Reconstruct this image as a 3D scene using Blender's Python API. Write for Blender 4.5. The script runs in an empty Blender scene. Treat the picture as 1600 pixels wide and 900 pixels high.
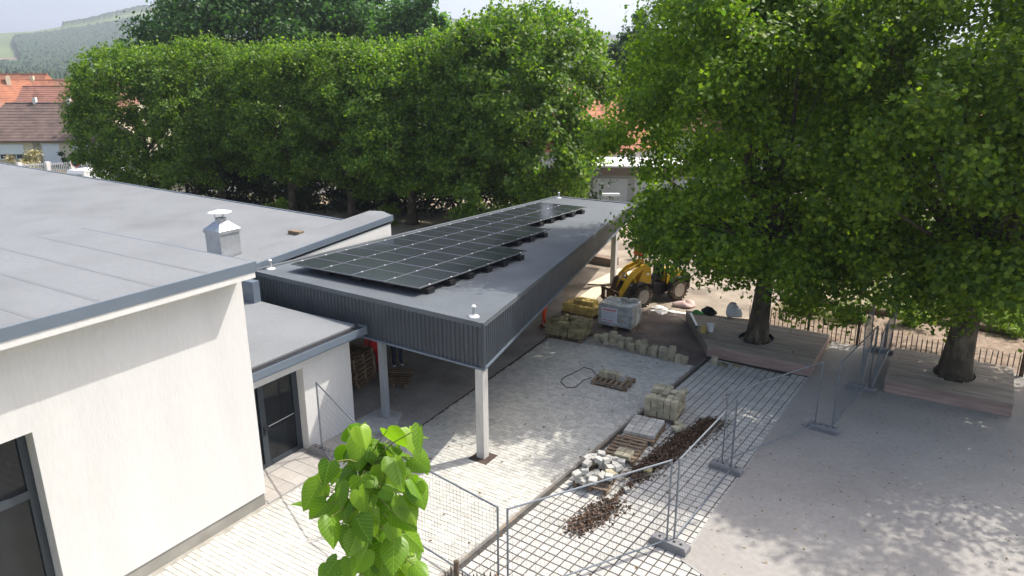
import bpy, math, random
import numpy as np
from mathutils import Vector, Matrix

# ---------------------------------------------------------------- camera
scene = bpy.context.scene
COL = scene.collection
CAM_H, FPX, PITCH, ROLL, AZ = 9.6, 1128.9, math.radians(16.71), math.radians(-.225), math.radians(31.97)
_F = np.array([0, math.cos(PITCH), -math.sin(PITCH)]); _X = np.array([1., 0, 0]); _U = np.cross(_X, _F)
_X, _U = _X*math.cos(ROLL)+_U*math.sin(ROLL), -_X*math.sin(ROLL)+_U*math.cos(ROLL)
_rot = np.array([[math.cos(AZ), -math.sin(AZ), 0], [math.sin(AZ), math.cos(AZ), 0], [0, 0, 1]])
CF, CX, CU = _rot@_F, _rot@_X, _rot@_U
CAMP = np.array([0, 0, CAM_H])
cam_d = bpy.data.cameras.new('camera'); cam = bpy.data.objects.new('camera', cam_d); COL.objects.link(cam)
cam.matrix_world = Matrix(((CX[0], CU[0], -CF[0], 0), (CX[1], CU[1], -CF[1], 0), (CX[2], CU[2], -CF[2], CAM_H), (0, 0, 0, 1)))
cam_d.sensor_width = 36; cam_d.lens = FPX/1600*36; cam_d.clip_end = 20000; cam_d.clip_start = .1
scene.camera = cam
def ray(x, y): return CX*(x-800)/FPX - CU*(y-450)/FPX + CF
def P(x, y, z=0.):            # photo pixel -> point at height z
    d = ray(x, y); return CAMP+(z-CAM_H)/d[2]*d
def Q(x, y, s):               # photo pixel -> point at depth s along the view axis
    return CAMP+s*ray(x, y)

# ---------------------------------------------------------------- world, sun, exposure
SUNV = Vector((.40, .62, 1.0)).normalized()
w = bpy.data.worlds.new('World'); scene.world = w; w.use_nodes = True
nt = w.node_tree; sky = nt.nodes.new('ShaderNodeTexSky'); sky.sky_type = 'NISHITA'; sky.sun_disc = False
sky.sun_elevation = math.asin(SUNV.z); sky.sun_rotation = math.atan2(SUNV.x, SUNV.y)
sky.air_density = .8; sky.dust_density = 5.0; sky.ozone_density = .35; sky.altitude = 200
nt.links.new(sky.outputs[0], nt.nodes['Background'].inputs[0]); nt.nodes['Background'].inputs[1].default_value = .15
sd = bpy.data.lights.new('sun', 'SUN'); so = bpy.data.objects.new('sun', sd); COL.objects.link(so)
sd.energy = 3.1; sd.angle = math.radians(.55); sd.color = (1, .95, .875)
so.rotation_euler = (-SUNV).to_track_quat('-Z', 'Y').to_euler()
scene.view_settings.view_transform = 'Standard'; scene.view_settings.look = 'None'
scene.view_settings.gamma = 1; scene.view_settings.exposure = 1.06; scene.view_settings.use_curve_mapping = False
scene.render.engine = 'CYCLES'

rnd = random.Random(7); rng = np.random.default_rng(7)

# ---------------------------------------------------------------- materials
MATS = {}
def mat(name, c, var=.12, scale=3., rough=.8, bump=0., bscale=30., spec=.3, metal=0., ornd=0., c2=None, c2s=.6, c2lo=.5, c2hi=.65, stretch=None, fine=0.):
    """principled material; colour varies by noise, optionally blotches of c2, per-object variation"""
    if name in MATS: return MATS[name]
    m = bpy.data.materials.new(name); m.use_nodes = True; MATS[name] = m
    n, l = m.node_tree.nodes, m.node_tree.links; b = n['Principled BSDF']
    b.inputs['Roughness'].default_value = rough; b.inputs['Specular IOR Level'].default_value = spec; b.inputs['Metallic'].default_value = metal
    g = n.new('ShaderNodeNewGeometry'); pos = g.outputs['Position']
    if stretch:
        mp = n.new('ShaderNodeMapping'); mp.inputs['Scale'].default_value = stretch; l.new(pos, mp.inputs[0]); pos = mp.outputs[0]
    def noise(s, det=5):
        t = n.new('ShaderNodeTexNoise'); t.inputs['Scale'].default_value = s; t.inputs['Detail'].default_value = det; l.new(pos, t.inputs['Vector']); return t.outputs[0]
    def mr(inp, a, bb, c_, d):
        t = n.new('ShaderNodeMapRange'); l.new(inp, t.inputs[0])
        for i, v in enumerate((a, bb, c_, d)): t.inputs[i+1].default_value = v
        return t.outputs[0]
    def mul(a, bb):
        t = n.new('ShaderNodeMath'); t.operation = 'MULTIPLY'; l.new(a, t.inputs[0]); l.new(bb, t.inputs[1]); return t.outputs[0]
    v = mr(noise(scale), .3, .7, 1-var, 1+var)
    if fine: v = mul(v, mr(noise(scale*18, 2), .3, .7, 1-fine, 1+fine))
    if ornd:
        oi = n.new('ShaderNodeObjectInfo'); at = n.new('ShaderNodeAttribute'); at.attribute_name = 'rnd'
        ad = n.new('ShaderNodeMath'); ad.operation = 'ADD'; l.new(oi.outputs['Random'], ad.inputs[0]); l.new(at.outputs['Fac'], ad.inputs[1])
        fr = n.new('ShaderNodeMath'); fr.operation = 'FRACT'; l.new(ad.outputs[0], fr.inputs[0])
        v = mul(v, mr(fr.outputs[0], 0, 1, 1-ornd, 1+ornd))
    col = n.new('ShaderNodeRGB'); col.outputs[0].default_value = (*c, 1); cc = col.outputs[0]
    if c2:
        mx = n.new('ShaderNodeMix'); mx.data_type = 'RGBA'; l.new(mr(noise(c2s, 8), c2lo, c2hi, 0, 1), mx.inputs['Factor']); l.new(cc, mx.inputs['A']); mx.inputs['B'].default_value = (*c2, 1); cc = mx.outputs['Result']
    vm = n.new('ShaderNodeVectorMath'); vm.operation = 'SCALE'; l.new(cc, vm.inputs[0]); l.new(v, vm.inputs['Scale']); l.new(vm.outputs[0], b.inputs['Base Color'])
    if bump:
        bn = n.new('ShaderNodeBump'); bn.inputs['Strength'].default_value = bump; bn.inputs['Distance'].default_value = .02; l.new(noise(bscale, 3), bn.inputs['Height']); l.new(bn.outputs[0], b.inputs['Normal'])
    return m
def leafmat(name, ca, cb, trans=.35, rough=.5):
    if name in MATS: return MATS[name]
    m = bpy.data.materials.new(name); m.use_nodes = True; MATS[name] = m
    n, l = m.node_tree.nodes, m.node_tree.links; b = n['Principled BSDF']
    at = n.new('ShaderNodeAttribute'); at.attribute_name = 'rnd'; oi = n.new('ShaderNodeObjectInfo')
    mx = n.new('ShaderNodeMix'); mx.data_type = 'RGBA'; l.new(at.outputs['Fac'], mx.inputs['Factor']); mx.inputs['A'].default_value = (*ca, 1); mx.inputs['B'].default_value = (*cb, 1)
    hs = n.new('ShaderNodeHueSaturation'); l.new(mx.outputs['Result'], hs.inputs['Color'])
    r = n.new('ShaderNodeMapRange'); l.new(oi.outputs['Random'], r.inputs[0]); r.inputs[3].default_value = .85; r.inputs[4].default_value = 1.15; l.new(r.outputs[0], hs.inputs['Value'])
    l.new(hs.outputs[0], b.inputs['Base Color']); b.inputs['Roughness'].default_value = rough; b.inputs['Specular IOR Level'].default_value = .35
    t = n.new('ShaderNodeBsdfTranslucent'); g = n.new('ShaderNodeVectorMath'); g.operation = 'MULTIPLY'; l.new(hs.outputs[0], g.inputs[0]); g.inputs[1].default_value = (1.5, 1.7, .6); l.new(g.outputs[0], t.inputs[0])
    s = n.new('ShaderNodeMixShader'); s.inputs[0].default_value = trans; l.new(b.outputs[0], s.inputs[1]); l.new(t.outputs[0], s.inputs[2]); l.new(s.outputs[0], n['Material Output'].inputs[0])
    return m
def glassmat(name, tint=(.02, .025, .03), rough=.03, alpha=.35):
    m = bpy.data.materials.new(name); m.use_nodes = True; MATS[name] = m
    n, l = m.node_tree.nodes, m.node_tree.links; b = n['Principled BSDF']
    b.inputs['Base Color'].default_value = (*tint, 1); b.inputs['Roughness'].default_value = rough; b.inputs['Specular IOR Level'].default_value = .6
    t = n.new('ShaderNodeBsdfTransparent'); s = n.new('ShaderNodeMixShader'); s.inputs[0].default_value = alpha
    l.new(t.outputs[0], s.inputs[1]); l.new(b.outputs[0], s.inputs[2]); l.new(s.outputs[0], n['Material Output'].inputs[0]); return m

WALL = mat('white_render', (.60, .595, .575), .03, 1.2, .9, .15, 60, .2, c2=(.56, .55, .525), c2s=1.4, c2lo=.5, c2hi=.9, stretch=(1, 1, .16), fine=.03)
MEMB = mat('light_roof_membrane', (.186, .197, .204), .06, .5, .65, .05, 40, .3, c2=(.155, .163, .168), c2s=.45, c2lo=.47, c2hi=.70, fine=.05)
MEMBS = mat('membrane_seam', (.165, .174, .18), .06, .6, .6)
CANROOF = mat('dark_roof_felt', (.105, .120, .132), .12, .8, .7, .15, 60, .35, c2=(.088, .10, .11), c2s=.5, c2lo=.45, c2hi=.7, fine=.1)
ANTH = mat('anthracite_cladding', (.042, .053, .066), .12, 2, .42, spec=.5)
FASC = mat('grey_fascia_metal', (.115, .145, .18), .06, 1, .45, spec=.5)
FRAME = mat('dark_window_frame', (.035, .045, .055), .08, 2, .4, spec=.5)
GALV = mat('galvanised_steel', (.42, .44, .46), .12, 4, .42, metal=.55, spec=.5)
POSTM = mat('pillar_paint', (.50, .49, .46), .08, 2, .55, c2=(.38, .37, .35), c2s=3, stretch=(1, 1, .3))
FPOST = mat('fence_steel', (.18, .205, .23), .12, 5, .45, metal=.5, spec=.5)
CONC = mat('concrete', (.33, .32, .30), .15, 3, .9, .4, 50, c2=(.24, .23, .22), c2s=3)
PLINTH = mat('plinth_concrete', (.27, .26, .23), .15, 2, .9, .3, 40)
PAVER = mat('plaza_paver', (.47, .46, .41), .07, 1.5, .85, .25, 90, .25, ornd=.13, c2=(.42, .415, .38), c2s=.35, c2lo=.45, c2hi=.7, fine=.05)
PAVER2 = mat('strip_paver', (.45, .435, .395), .06, 1.5, .85, .25, 90, .25, ornd=.09, c2=(.40, .39, .36), c2s=.5, fine=.05)
JOINT = mat('paver_joint_sand', (.30, .285, .25), .15, 5, .95)
SJOINT = mat('dark_open_joint', (.06, .055, .047), .3, 6, .95)
BLOCK = mat('block_stone', (.40, .36, .255), .15, 6, .9, .4, 60, ornd=.2, c2=(.32, .30, .20), c2s=4)
BLOCKG = mat('block_grey', (.42, .41, .37), .12, 6, .9, .4, 60, ornd=.18)
BLOCKB = mat('block_mossy', (.27, .24, .13), .25, 5, .95, .5, 50, ornd=.2, c2=(.15, .12, .06), c2s=3)
BLOCKY = mat('block_yellow', (.50, .38, .12), .15, 5, .9, .3, 50, ornd=.15)
WOOD = mat('pallet_wood', (.20, .145, .095), .25, 5, .85, .2, 40, ornd=.25)
SUNLIT = mat('sunlit_ground', (.62, .54, .40), .1, 3, .8)
DECK = mat('deck_wood', (.27, .23, .185), .2, 3, .8, .2, 60, ornd=.16, stretch=(.4, 3, 1), c2=(.20, .175, .145), c2s=1.2)
DECKF = mat('deck_front_wood', (.34, .245, .20), .18, 3, .8, .2, 60, ornd=.12, stretch=(.4, 1, 3))
STAKE = mat('stake_wood', (.13, .095, .065), .3, 6, .9, .3, 50, ornd=.25)
BARK = mat('plane_bark', (.075, .06, .042), .35, 4, .95, 1., 22, c2=(.14, .118, .085), c2s=5, stretch=(1,1,.4), fine=.25)
WHITEP = mat('white_plastic', (.75, .75, .74), .04, 3, .45)
YEL = mat('loader_yellow', (.72, .42, .012), .1, 4, .4, spec=.5, c2=(.45, .27, .03), c2s=5, c2lo=.6, c2hi=.8)
BLK = mat('black_machine_paint', (.018, .018, .02), .2, 4, .5)
RUBBER = mat('dusty_rubber', (.07, .055, .042), .3, 8, .9, c2=(.16, .12, .08), c2s=6)
RIM = mat('dusty_rim', (.36, .31, .25), .15, 6, .7)
RUST = mat('rusty_steel', (.085, .045, .03), .3, 6, .8)
RED = mat('red_paint', (.55, .02, .02), .1, 4, .5)
ORANGE = mat('hi_vis_orange', (.85, .10, .02), .08, 6, .8)
REFL = mat('reflective_band', (.75, .76, .72), .05, 6, .5)
JEANS = mat('dark_jeans', (.03, .04, .07), .2, 10, .9)
SKIN = mat('skin', (.45, .27, .19), .05, 6, .6)
HAIR = mat('dark_hair', (.03, .02, .015), .2, 20, .7)
DKSHIRT = mat('dark_shirt', (.04, .04, .05), .1, 8, .9)
GLASS = glassmat('window_glass', alpha=.45)
ROOM = mat('interior_wall', (.30, .25, .20), .1, 1, .9)

# ---------------------------------------------------------------- mesh helpers
class MB:
    def __init__(s): s.v = []; s.f = []
    def add(s, vs, fs):
        o = len(s.v); s.v += [tuple(map(float, p)) for p in vs]; s.f += [tuple(i+o for i in f) for f in fs]; return s
    def box(s, x0, x1, y0, y1, z0, z1):
        return s.add([(x0,y0,z0),(x1,y0,z0),(x1,y1,z0),(x0,y1,z0),(x0,y0,z1),(x1,y0,z1),(x1,y1,z1),(x0,y1,z1)],
                     [(0,3,2,1),(4,5,6,7),(0,1,5,4),(1,2,6,5),(2,3,7,6),(3,0,4,7)])
    def prism(s, poly, z0, z1):           # poly ccw (x,y); z0/z1 numbers or per-vertex lists
        n = len(poly); a = z0 if hasattr(z0, '__len__') else [z0]*n; b = z1 if hasattr(z1, '__len__') else [z1]*n
        return s.add([(p[0],p[1],a[i]) for i,p in enumerate(poly)]+[(p[0],p[1],b[i]) for i,p in enumerate(poly)],
                     [tuple(range(n-1,-1,-1)), tuple(range(n,2*n))]+[(i,(i+1)%n,n+(i+1)%n,n+i) for i in range(n)])
    def obox(s, c, u, v, wv):              # oriented box: centre and three half vectors
        c, u, v, wv = map(np.array, (c, u, v, wv)); vs = []
        for k in (-1, 1):
            for a, b in ((-1,-1),(1,-1),(1,1),(-1,1)): vs.append(c+a*u+b*v+k*wv)
        return s.add(vs, [(0,3,2,1),(4,5,6,7),(0,1,5,4),(1,2,6,5),(2,3,7,6),(3,0,4,7)])
    def bar(s, p0, p1, hw, hh, up=(0,0,1)):
        p0, p1 = np.array(p0, float), np.array(p1, float); d = p1-p0; L = np.linalg.norm(d); d /= L
        sd_ = np.cross(d, up); sd_ /= np.linalg.norm(sd_); u = np.cross(sd_, d)
        return s.obox((p0+p1)/2, d*L/2, sd_*hw, u*hh)
    def tube(s, pts, rad, n=6, cap=True):
        pts = [np.array(p, float) for p in pts]; rad = rad if hasattr(rad, '__len__') else [rad]*len(pts)
        o = len(s.v); ref = np.array([.31, .17, .93])
        for i, p in enumerate(pts):
            d = pts[min(i+1, len(pts)-1)]-pts[max(i-1, 0)]; d = d/(np.linalg.norm(d)+1e-9)
            a = np.cross(d, ref); a /= np.linalg.norm(a)+1e-9; b = np.cross(d, a)
            for k in range(n):
                t = 2*math.pi*k/n; s.v.append(tuple(p+rad[i]*(a*math.cos(t)+b*math.sin(t))))
        for i in range(len(pts)-1):
            for k in range(n): s.f.append((o+i*n+k, o+(i+1)*n+k, o+(i+1)*n+(k+1)%n, o+i*n+(k+1)%n))
        if cap: s.f.append(tuple(o+k for k in range(n))); s.f.append(tuple(o+(len(pts)-1)*n+k for k in range(n-1,-1,-1)))
        return s
    def lathe(s, prof, n=20, c=(0,0,0), axis='z'):
        o = len(s.v); m = len(prof)
        for r, h in prof:
            for k in range(n):
                t = 2*math.pi*k/n; a, b = r*math.cos(t), r*math.sin(t)
                q = (a,b,h) if axis=='z' else (a,h,b)
                s.v.append((c[0]+q[0], c[1]+q[1], c[2]+q[2]))
        for i in range(m-1):
            for k in range(n): s.f.append((o+i*n+k, o+i*n+(k+1)%n, o+(i+1)*n+(k+1)%n, o+(i+1)*n+k))
        s.f.append(tuple(o+k for k in range(n-1,-1,-1))); s.f.append(tuple(o+(m-1)*n+k for k in range(n)))
        return s
    def mesh(s, name):
        me = bpy.data.meshes.new(name); me.from_pydata(s.v, [], s.f); me.update(); return me
def box(*a): return MB().box(*a)
def link(name, me, m, parent=None, origin=None, smooth=False):
    if isinstance(me, MB): me = me.mesh(name)
    if m and not me.materials: me.materials.append(m)
    if smooth: me.polygons.foreach_set('use_smooth', [True]*len(me.polygons))
    o = bpy.data.objects.new(name, me); COL.objects.link(o)
    if parent:
        o.parent = parent
        if origin is not None and parent.parent is None: o.matrix_parent_inverse = Matrix.Translation(-Vector(origin))
    return o
def tag(o, label=None, cat=None, group=None, kind=None):
    if label: o['label'] = label
    if cat: o['category'] = cat
    if group: o['group'] = group
    if kind: o['kind'] = kind
    return o
def thing(name, label, cat, loc=(0,0,0), rz=0., group=None):
    o = bpy.data.objects.new(name, None); COL.objects.link(o); o.location = Vector([float(a) for a in loc]); o.rotation_euler = (0,0,rz); o.empty_display_size = .1
    return tag(o, label, cat, group)
def structure(name, me, m): return tag(link(name, me, m), kind='structure')
def copy_tree(o, parent=None):
    c = o.copy(); COL.objects.link(c)
    if parent: c.parent = parent
    for ch in o.children: copy_tree(ch, c)
    return c
ORD = ['first','second','third','fourth','fifth','sixth','seventh','eighth','ninth','tenth','eleventh','twelfth','thirteenth','fourteenth','fifteenth','sixteenth','seventeenth','eighteenth']
def sheet(poly, z): return MB().add([(p[0],p[1],z) for p in poly], [tuple(range(len(poly)))])

# ---------------------------------------------------------------- ground sheets
GROUND = mat('open_ground', (.30, .25, .18), .2, .3, .95, .2, 8, c2=(.10, .13, .04), c2s=.035, c2lo=.47, c2hi=.55)
def polar_sheet(r0, r1, nr, a0, a1, na, hf):
    mb = MB(); rs = np.geomspace(r0, r1, nr)
    for r in rs:
        for a in np.linspace(a0, a1, na): 
            x, y = r*math.sin(a), r*math.cos(a); mb.v.append((x, y, hf(x, y)))
    for i in range(nr-1):
        for k in range(na-1): mb.f.append((i*na+k, i*na+k+1, (i+1)*na+k+1, (i+1)*na+k))
    return mb
structure('ground', polar_sheet(.5, 9000, 30, -math.pi, math.pi, 73, lambda x, y: -.07), GROUND)
YARD = mat('pale_resin_yard', (.31, .295, .27), .10, .45, .9, .35, 55, .25, c2=(.255, .24, .22), c2s=.22, c2lo=.42, c2hi=.68, fine=.07)
# flecks of debris on the yard
def flecks(m, scale, thr, col):
    n, l = m.node_tree.nodes, m.node_tree.links; b = n['Principled BSDF']; src = b.inputs['Base Color'].links[0].from_socket
    g = n.new('ShaderNodeNewGeometry'); v = n.new('ShaderNodeTexVoronoi'); v.inputs['Scale'].default_value = scale; l.new(g.outputs['Position'], v.inputs['Vector'])
    lt = n.new('ShaderNodeMath'); lt.operation = 'LESS_THAN'; l.new(v.outputs['Distance'], lt.inputs[0]); lt.inputs[1].default_value = thr
    sp = n.new('ShaderNodeSeparateColor'); l.new(v.outputs['Color'], sp.inputs[0]); gt = n.new('ShaderNodeMath'); gt.operation = 'GREATER_THAN'; l.new(sp.outputs[0], gt.inputs[0]); gt.inputs[1].default_value = .55
    mu = n.new('ShaderNodeMath'); mu.operation = 'MULTIPLY'; l.new(lt.outputs[0], mu.inputs[0]); l.new(gt.outputs[0], mu.inputs[1])
    mx = n.new('ShaderNodeMix'); mx.data_type = 'RGBA'; l.new(mu.outputs[0], mx.inputs['Factor']); l.new(src, mx.inputs['A']); mx.inputs['B'].default_value = (*col, 1); l.new(mx.outputs['Result'], b.inputs['Base Color'])
flecks(YARD, 5, .10, (.09, .075, .055)); flecks(YARD, 12, .07, (.17, .15, .125))
structure('yard', sheet([(-3.72,12.5),(-2.9,12.16),(-2.2,11.86),(-2.2,2),(16,2),(16,23.4),(9,27.4),(-3.2,27.4),(-3.3,23.4)], .006), YARD)
DIRT = mat('brown_dirt', (.135, .105, .09), .25, 1.2, .95, .6, 12, c2=(.20, .155, .12), c2s=.8, fine=.15)
SAND = mat('tan_sand', (.28, .235, .185), .25, .8, .95, .6, 8, c2=(.17, .14, .11), c2s=.5, fine=.1)
structure('dirt_ground', sheet([(-11.2,23.3),(-6.72,22.5),(-6.7,23.6),(-8.7,27.3),(-9,28),(-13.5,26.3),(-12.5,24.2)], -.016), DIRT)
structure('sand_ground', sheet([(-13.5,26.25),(-9,27.9),(-6,28.5),(-6,36),(-14,40),(-22,40),(-19,34)], -.022), SAND)
MULCH = mat('bark_mulch', (.23, .175, .13), .3, 4, .95, .9, 20, c2=(.16, .115, .08), c2s=3, fine=.3)
structure('mulch_bed', sheet([(-6.2,27.4),(9,27.4),(16,23.4),(16,31.8),(-6,31.8)], -.012), MULCH)
UNPAV = mat('compacted_hardcore', (.31, .29, .265), .2, .8, .95, .5, 10, c2=(.25, .23, .21), c2s=.6, fine=.12)
structure('unpaved_ground', sheet([(-18.4,13.2),(-11.9,13.2),(-12.2,20),(-12.5,24.2),(-13.5,26.25),(-19,34),(-22,36),(-18.6,33)], -.026), UNPAV)
STREET = mat('street_asphalt', (.16, .155, .15), .12, .3, .9, .2, 30)
structure('street', sheet([tuple(Q(x, y, s)[:2]) for x, y, s in ((-600,250,66),(700,250,66),(700,250,59),(-600,250,59))], -.03), STREET)

# ---------------------------------------------------------------- paving, block by block
def paver_mesh(lx, ly, th=.04, ch=.006):
    mb = MB(); a, b = lx/2, ly/2
    mb.v = [(x*a,y*b,-th) for x,y in ((-1,-1),(1,-1),(1,1),(-1,1))]+[(x*a,y*b,-ch) for x,y in ((-1,-1),(1,-1),(1,1),(-1,1))]+[(x*(a-ch),y*(b-ch),0) for x,y in ((-1,-1),(1,-1),(1,1),(-1,1))]
    for o in (0, 4): mb.f += [(o+i,o+(i+1)%4,o+4+(i+1)%4,o+4+i) for i in range(4)]
    mb.f.append((8,9,10,11)); return mb
def in_view(x, y, z=0, m=10):
    d = np.array([x,y,z])-CAMP; s = d@CF
    if s < .1: return False
    u, v = 800+FPX*(d@CX)/s, 450-FPX*(d@CU)/s
    return -m < u < 1600+m and -m < v < 900+m
def lay(parent, items, m, ang=0., hid=None):
    """items: (x,y,lx,ly). The 300 nearest in view become parts, the rest one part."""
    vis = [it for it in items if in_view(it[0], it[1]) and not (hid and hid(it[0], it[1]))]
    vis.sort(key=lambda it: it[0]**2+it[1]**2); near = set(vis[:298]); cache = {}
    big = MB(); attr = []
    for it in items:
        x, y, lx, ly = it; z = rnd.uniform(-.004, .002)
        k = (round(lx,3), round(ly,3))
        if k not in cache:
            cache[k] = paver_mesh(lx, ly).mesh('paver'); cache[k].materials.append(m)
        if it in near:
            o = bpy.data.objects.new('paver', cache[k]); COL.objects.link(o); o.parent = parent; o.location = (x,y,z); o.rotation_euler = (rnd.gauss(0,.004), rnd.gauss(0,.004), ang+rnd.gauss(0,.006))
        else:
            pm = paver_mesh(lx, ly); c, s_ = math.cos(ang), math.sin(ang)
            big.add([(x+c*p[0]-s_*p[1], y+s_*p[0]+c*p[1], z+p[2]) for p in pm.v], pm.f); attr += [rnd.random()]*len(pm.f)
    me = big.mesh('paver_field'); at = me.attributes.new('rnd', 'FLOAT', 'FACE'); at.data.foreach_set('value', attr)
    tag(link('paver_field', me, m, parent), kind='stuff')
def xs_strip(y): return -7.52+.066*(y-10)       # left edge of the open-jointed strip
plaza = structure('plaza_paving', sheet([(-13.6,3.5),(-7.9,3.5),(xs_strip(9)-.06,9),(xs_strip(22.6)-.06,22.55),(-11.2,23.35),(-12.5,24.25),(-12.2,20),(-11.9,13.2),(-13.6,13.2)], -.012), JOINT)
items = []; y = 4.0
while y < 22.5:
    h = .125; xr = xs_strip(y)-.09; x = -12.55 if y < 13.2 else -11.93-.043*(y-13.2)
    if y > 9.2 and y < 13.2: x = -12.55
    x += rnd.uniform(-.0, .1)
    while x < xr-.08:
        lw = rnd.choice((.12, .165, .21)); lw = min(lw, xr-x)
        if lw > .06: items.append((x+lw/2, y+h/2, lw-.007, h-.007))
        x += lw
    y += h
lay(plaza, items, PAVER)
slabs = structure('entrance_paving', sheet([(-13.6,9.45),(-12.6,9.45),(-12.6,13.2),(-13.6,13.2)], -.006), JOINT)
SLAB = mat('entrance_slab', (.36, .34, .31), .08, 2, .9, .2, 60, ornd=.08)
for i in range(3):
    for j in range(9):
        o = link('slab', MB().add(*((lambda pm: (pm.v, pm.f))(paver_mesh(.325,.405))) ).mesh('slab'), SLAB, slabs); o.location = (-13.43+.333*i, 9.67+.413*j, .004+rnd.uniform(-.002,.002))
structure('entrance_kerb', box(-12.6,-12.55,9.42,13.2,-.05,.012), CONC)
# strip
strip = structure('jointed_paving', sheet([(-7.9,4),(-2.2,4),(-2.2,11.9),(-2.9,12.2),(-3.55,12.5),(-3.2,23.45),(xs_strip(23.5),23.5),(xs_strip(9),9)], -.02), SJOINT)
items = []; ANG = -.066; c_, s_ = math.cos(ANG), math.sin(ANG); o0 = np.array([xs_strip(12)+.12, 12.0])
heapline = [P(905,830),P(950,790),P(1010,740),P(1115,655)]
def in_strip(x, y):
    if x < xs_strip(y)+.08 or y > 23.45 or y < 4: return False
    xr = -3.55+.04*(y-12.5) if y > 12.35 else (-2.35 if y < 12 else -2.9)
    return x < xr
for i in range(-6, 26):
    for j in range(-38, 56):
        a, b = (i+.5)*.222, (j+.5)*.222; x, y = o0[0]+c_*a-s_*b, o0[1]+s_*a+c_*b
        if in_strip(x, y): items.append((x, y, .195, .195))
lay(strip, items, PAVER2, ANG)
mb = MB(); mb.bar((xs_strip(4)-.02,4,-.03),(xs_strip(23.4)-.02,23.4,-.03),.035,.04)
structure('paving_edge_kerb', mb, mat('dark_kerb', (.15,.14,.125), .2, 3, .9, c2=(.25,.20,.14), c2s=.8))
mb = MB(); mb.bar((-3.73,12.5,-.01),(-3.31,23.4,-.01),.025,.02); mb.bar((-3.73,12.49,-.01),(-2.2,11.86,-.01),.025,.02)
structure('yard_edge_kerb', mb, CONC)
mb = MB(); mb.bar((-11.91,13.2,-.02),(-12.23,20,-.02),.02,.025); mb.bar((-12.23,20,-.02),(-12.52,24.2,-.02),.02,.025)
structure('paving_edge_strip', mb, SJOINT)

# ---------------------------------------------------------------- tall white block (left)
tb = thing('white_building', 'tall white rendered building with grey flat roof and large dark framed window', 'building', (-15.3,0,0))
TO = (-15.3,0,0)
X1, Y1, ZW = -12.6, 9.4, 5.68
wy0, wy1, wz0, wz1 = .2, 4.99, .06, 3.84          # window opening in the east wall
mb = MB(); mb.box(X1-.4,X1,wy1,Y1,.3,ZW); mb.box(X1-.4,X1,-12,wy0,.3,ZW); mb.box(X1-.4,X1,wy0,wy1,wz1,ZW)
mb.box(-18.4,X1-.4,Y1-.4,Y1,0,ZW); mb.box(-18.4,-18.0,-12,Y1-.4,0,ZW)
link('wall', mb, WALL, tb, TO)
mb = MB(); mb.box(X1-.38,X1-.025,wy1,Y1-.025,-.05,.3); mb.box(X1-.38,X1-.025,-12,wy0,-.05,.3); link('plinth', mb, PLINTH, tb, TO)
rf = link('roof', box(-18.55,-12.14,-12.4,Y1+.01,5.70,5.86), MEMB, tb, TO)
mb = MB(); mb.box(-18.6,-12.12,Y1+.01,Y1+.04,5.70,5.862); mb.box(-12.14,-12.10,-12.4,Y1+.04,5.66,5.868); link('fascia', mb, FASC, rf, TO)
link('soffit', box(-12.6,-12.115,-12.4,Y1-.005,5.53,5.655), WALL, rf, TO)
for k in range(8): link('membrane_seam', box(-18.5,-12.2,8.3-1.05*k,8.38-1.05*k,5.86,5.863), MEMBS, rf, TO)
win = link('window', MB(), None, tb, TO)
xf = X1-.3
win.data = (MB().box(xf-.06,xf+.02,wy0,wy1,wz1-.12,wz1-.02).box(xf-.06,xf+.02,wy1-.14,wy1-.01,wz0,wz1-.02).box(xf-.05,xf+.03,wy0,wy1-.14,2.55,2.70).box(xf-.06,xf+.02,wy0,wy1-.14,wz0,wz0+.12).box(xf-.05,xf+.03,2.9,3.05,wz0+.12,2.55).box(xf-.05,xf+.03,3.55,3.70,2.7,wz1-.12).box(xf-.05,xf+.03,1.4,1.55,wz0+.12,wz1-.12)).mesh('window'); win.data.materials.append(FRAME)
link('pane', box(xf-.03,xf-.02,3.05,wy1-.14,wz0+.12,2.55), GLASS, win, TO); link('pane', box(xf-.03,xf-.02,3.7,wy1-.14,2.7,wz1-.12), GLASS, win, TO)
link('pane', box(xf-.03,xf-.02,1.55,2.9,wz0+.12,2.55), GLASS, win, TO); link('pane', box(xf-.03,xf-.02,1.55,3.55,2.7,wz1-.12), GLASS, win, TO)
mb = MB(); mb.box(-17.9,-17.6,-1,9,0,5.4); mb.box(-17.6,-13.1,-1,9,-.02,.02); mb.box(-17.6,-13.0,8.6,9,0.02,5.4); mb.box(-17.6,-13.1,-1.2,-1,0,5.4)
link('interior', mb, ROOM, tb, TO)

# ---------------------------------------------------------------- entrance block
eb = thing('entrance_building', 'low white entrance building with glazed door between tall block and canopy', 'building', (-16,11.5,0)); EO = (-16,11.5,0)
dy0, dy1, dz1 = 9.85, 11.66, 2.36
mb = MB(); mb.box(-14.0,-13.6,dy1,13.35,0,2.78); mb.box(-14.0,-13.6,9.41,dy1,dz1,2.78); mb.box(-14.0,-13.6,9.41,dy0,0,dz1); mb.box(-18.3,-14.0,12.95,13.35,0,2.78)
link('wall', mb, WALL, eb, EO)
er = link('roof', MB().prism([(-18.35,9.42),(-13.48,9.42),(-13.48,13.45),(-18.35,13.45)], 2.8, [3.08,2.97,2.97,3.08]), MEMB, eb, EO)
mb = MB(); mb.box(-13.48,-13.18,9.42,13.6,2.74,2.77); mb.box(-13.2,-13.17,9.42,13.6,2.77,2.96); mb.box(-13.48,-13.17,13.6,13.62,2.74,2.98); mb.box(-18.35,-13.48,13.45,13.5,2.78,3.0)
link('gutter', mb, FASC, er, EO)
link('gutter_liner', box(-13.475,-13.205,9.43,13.59,2.772,2.925), BLK, er, EO)
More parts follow.
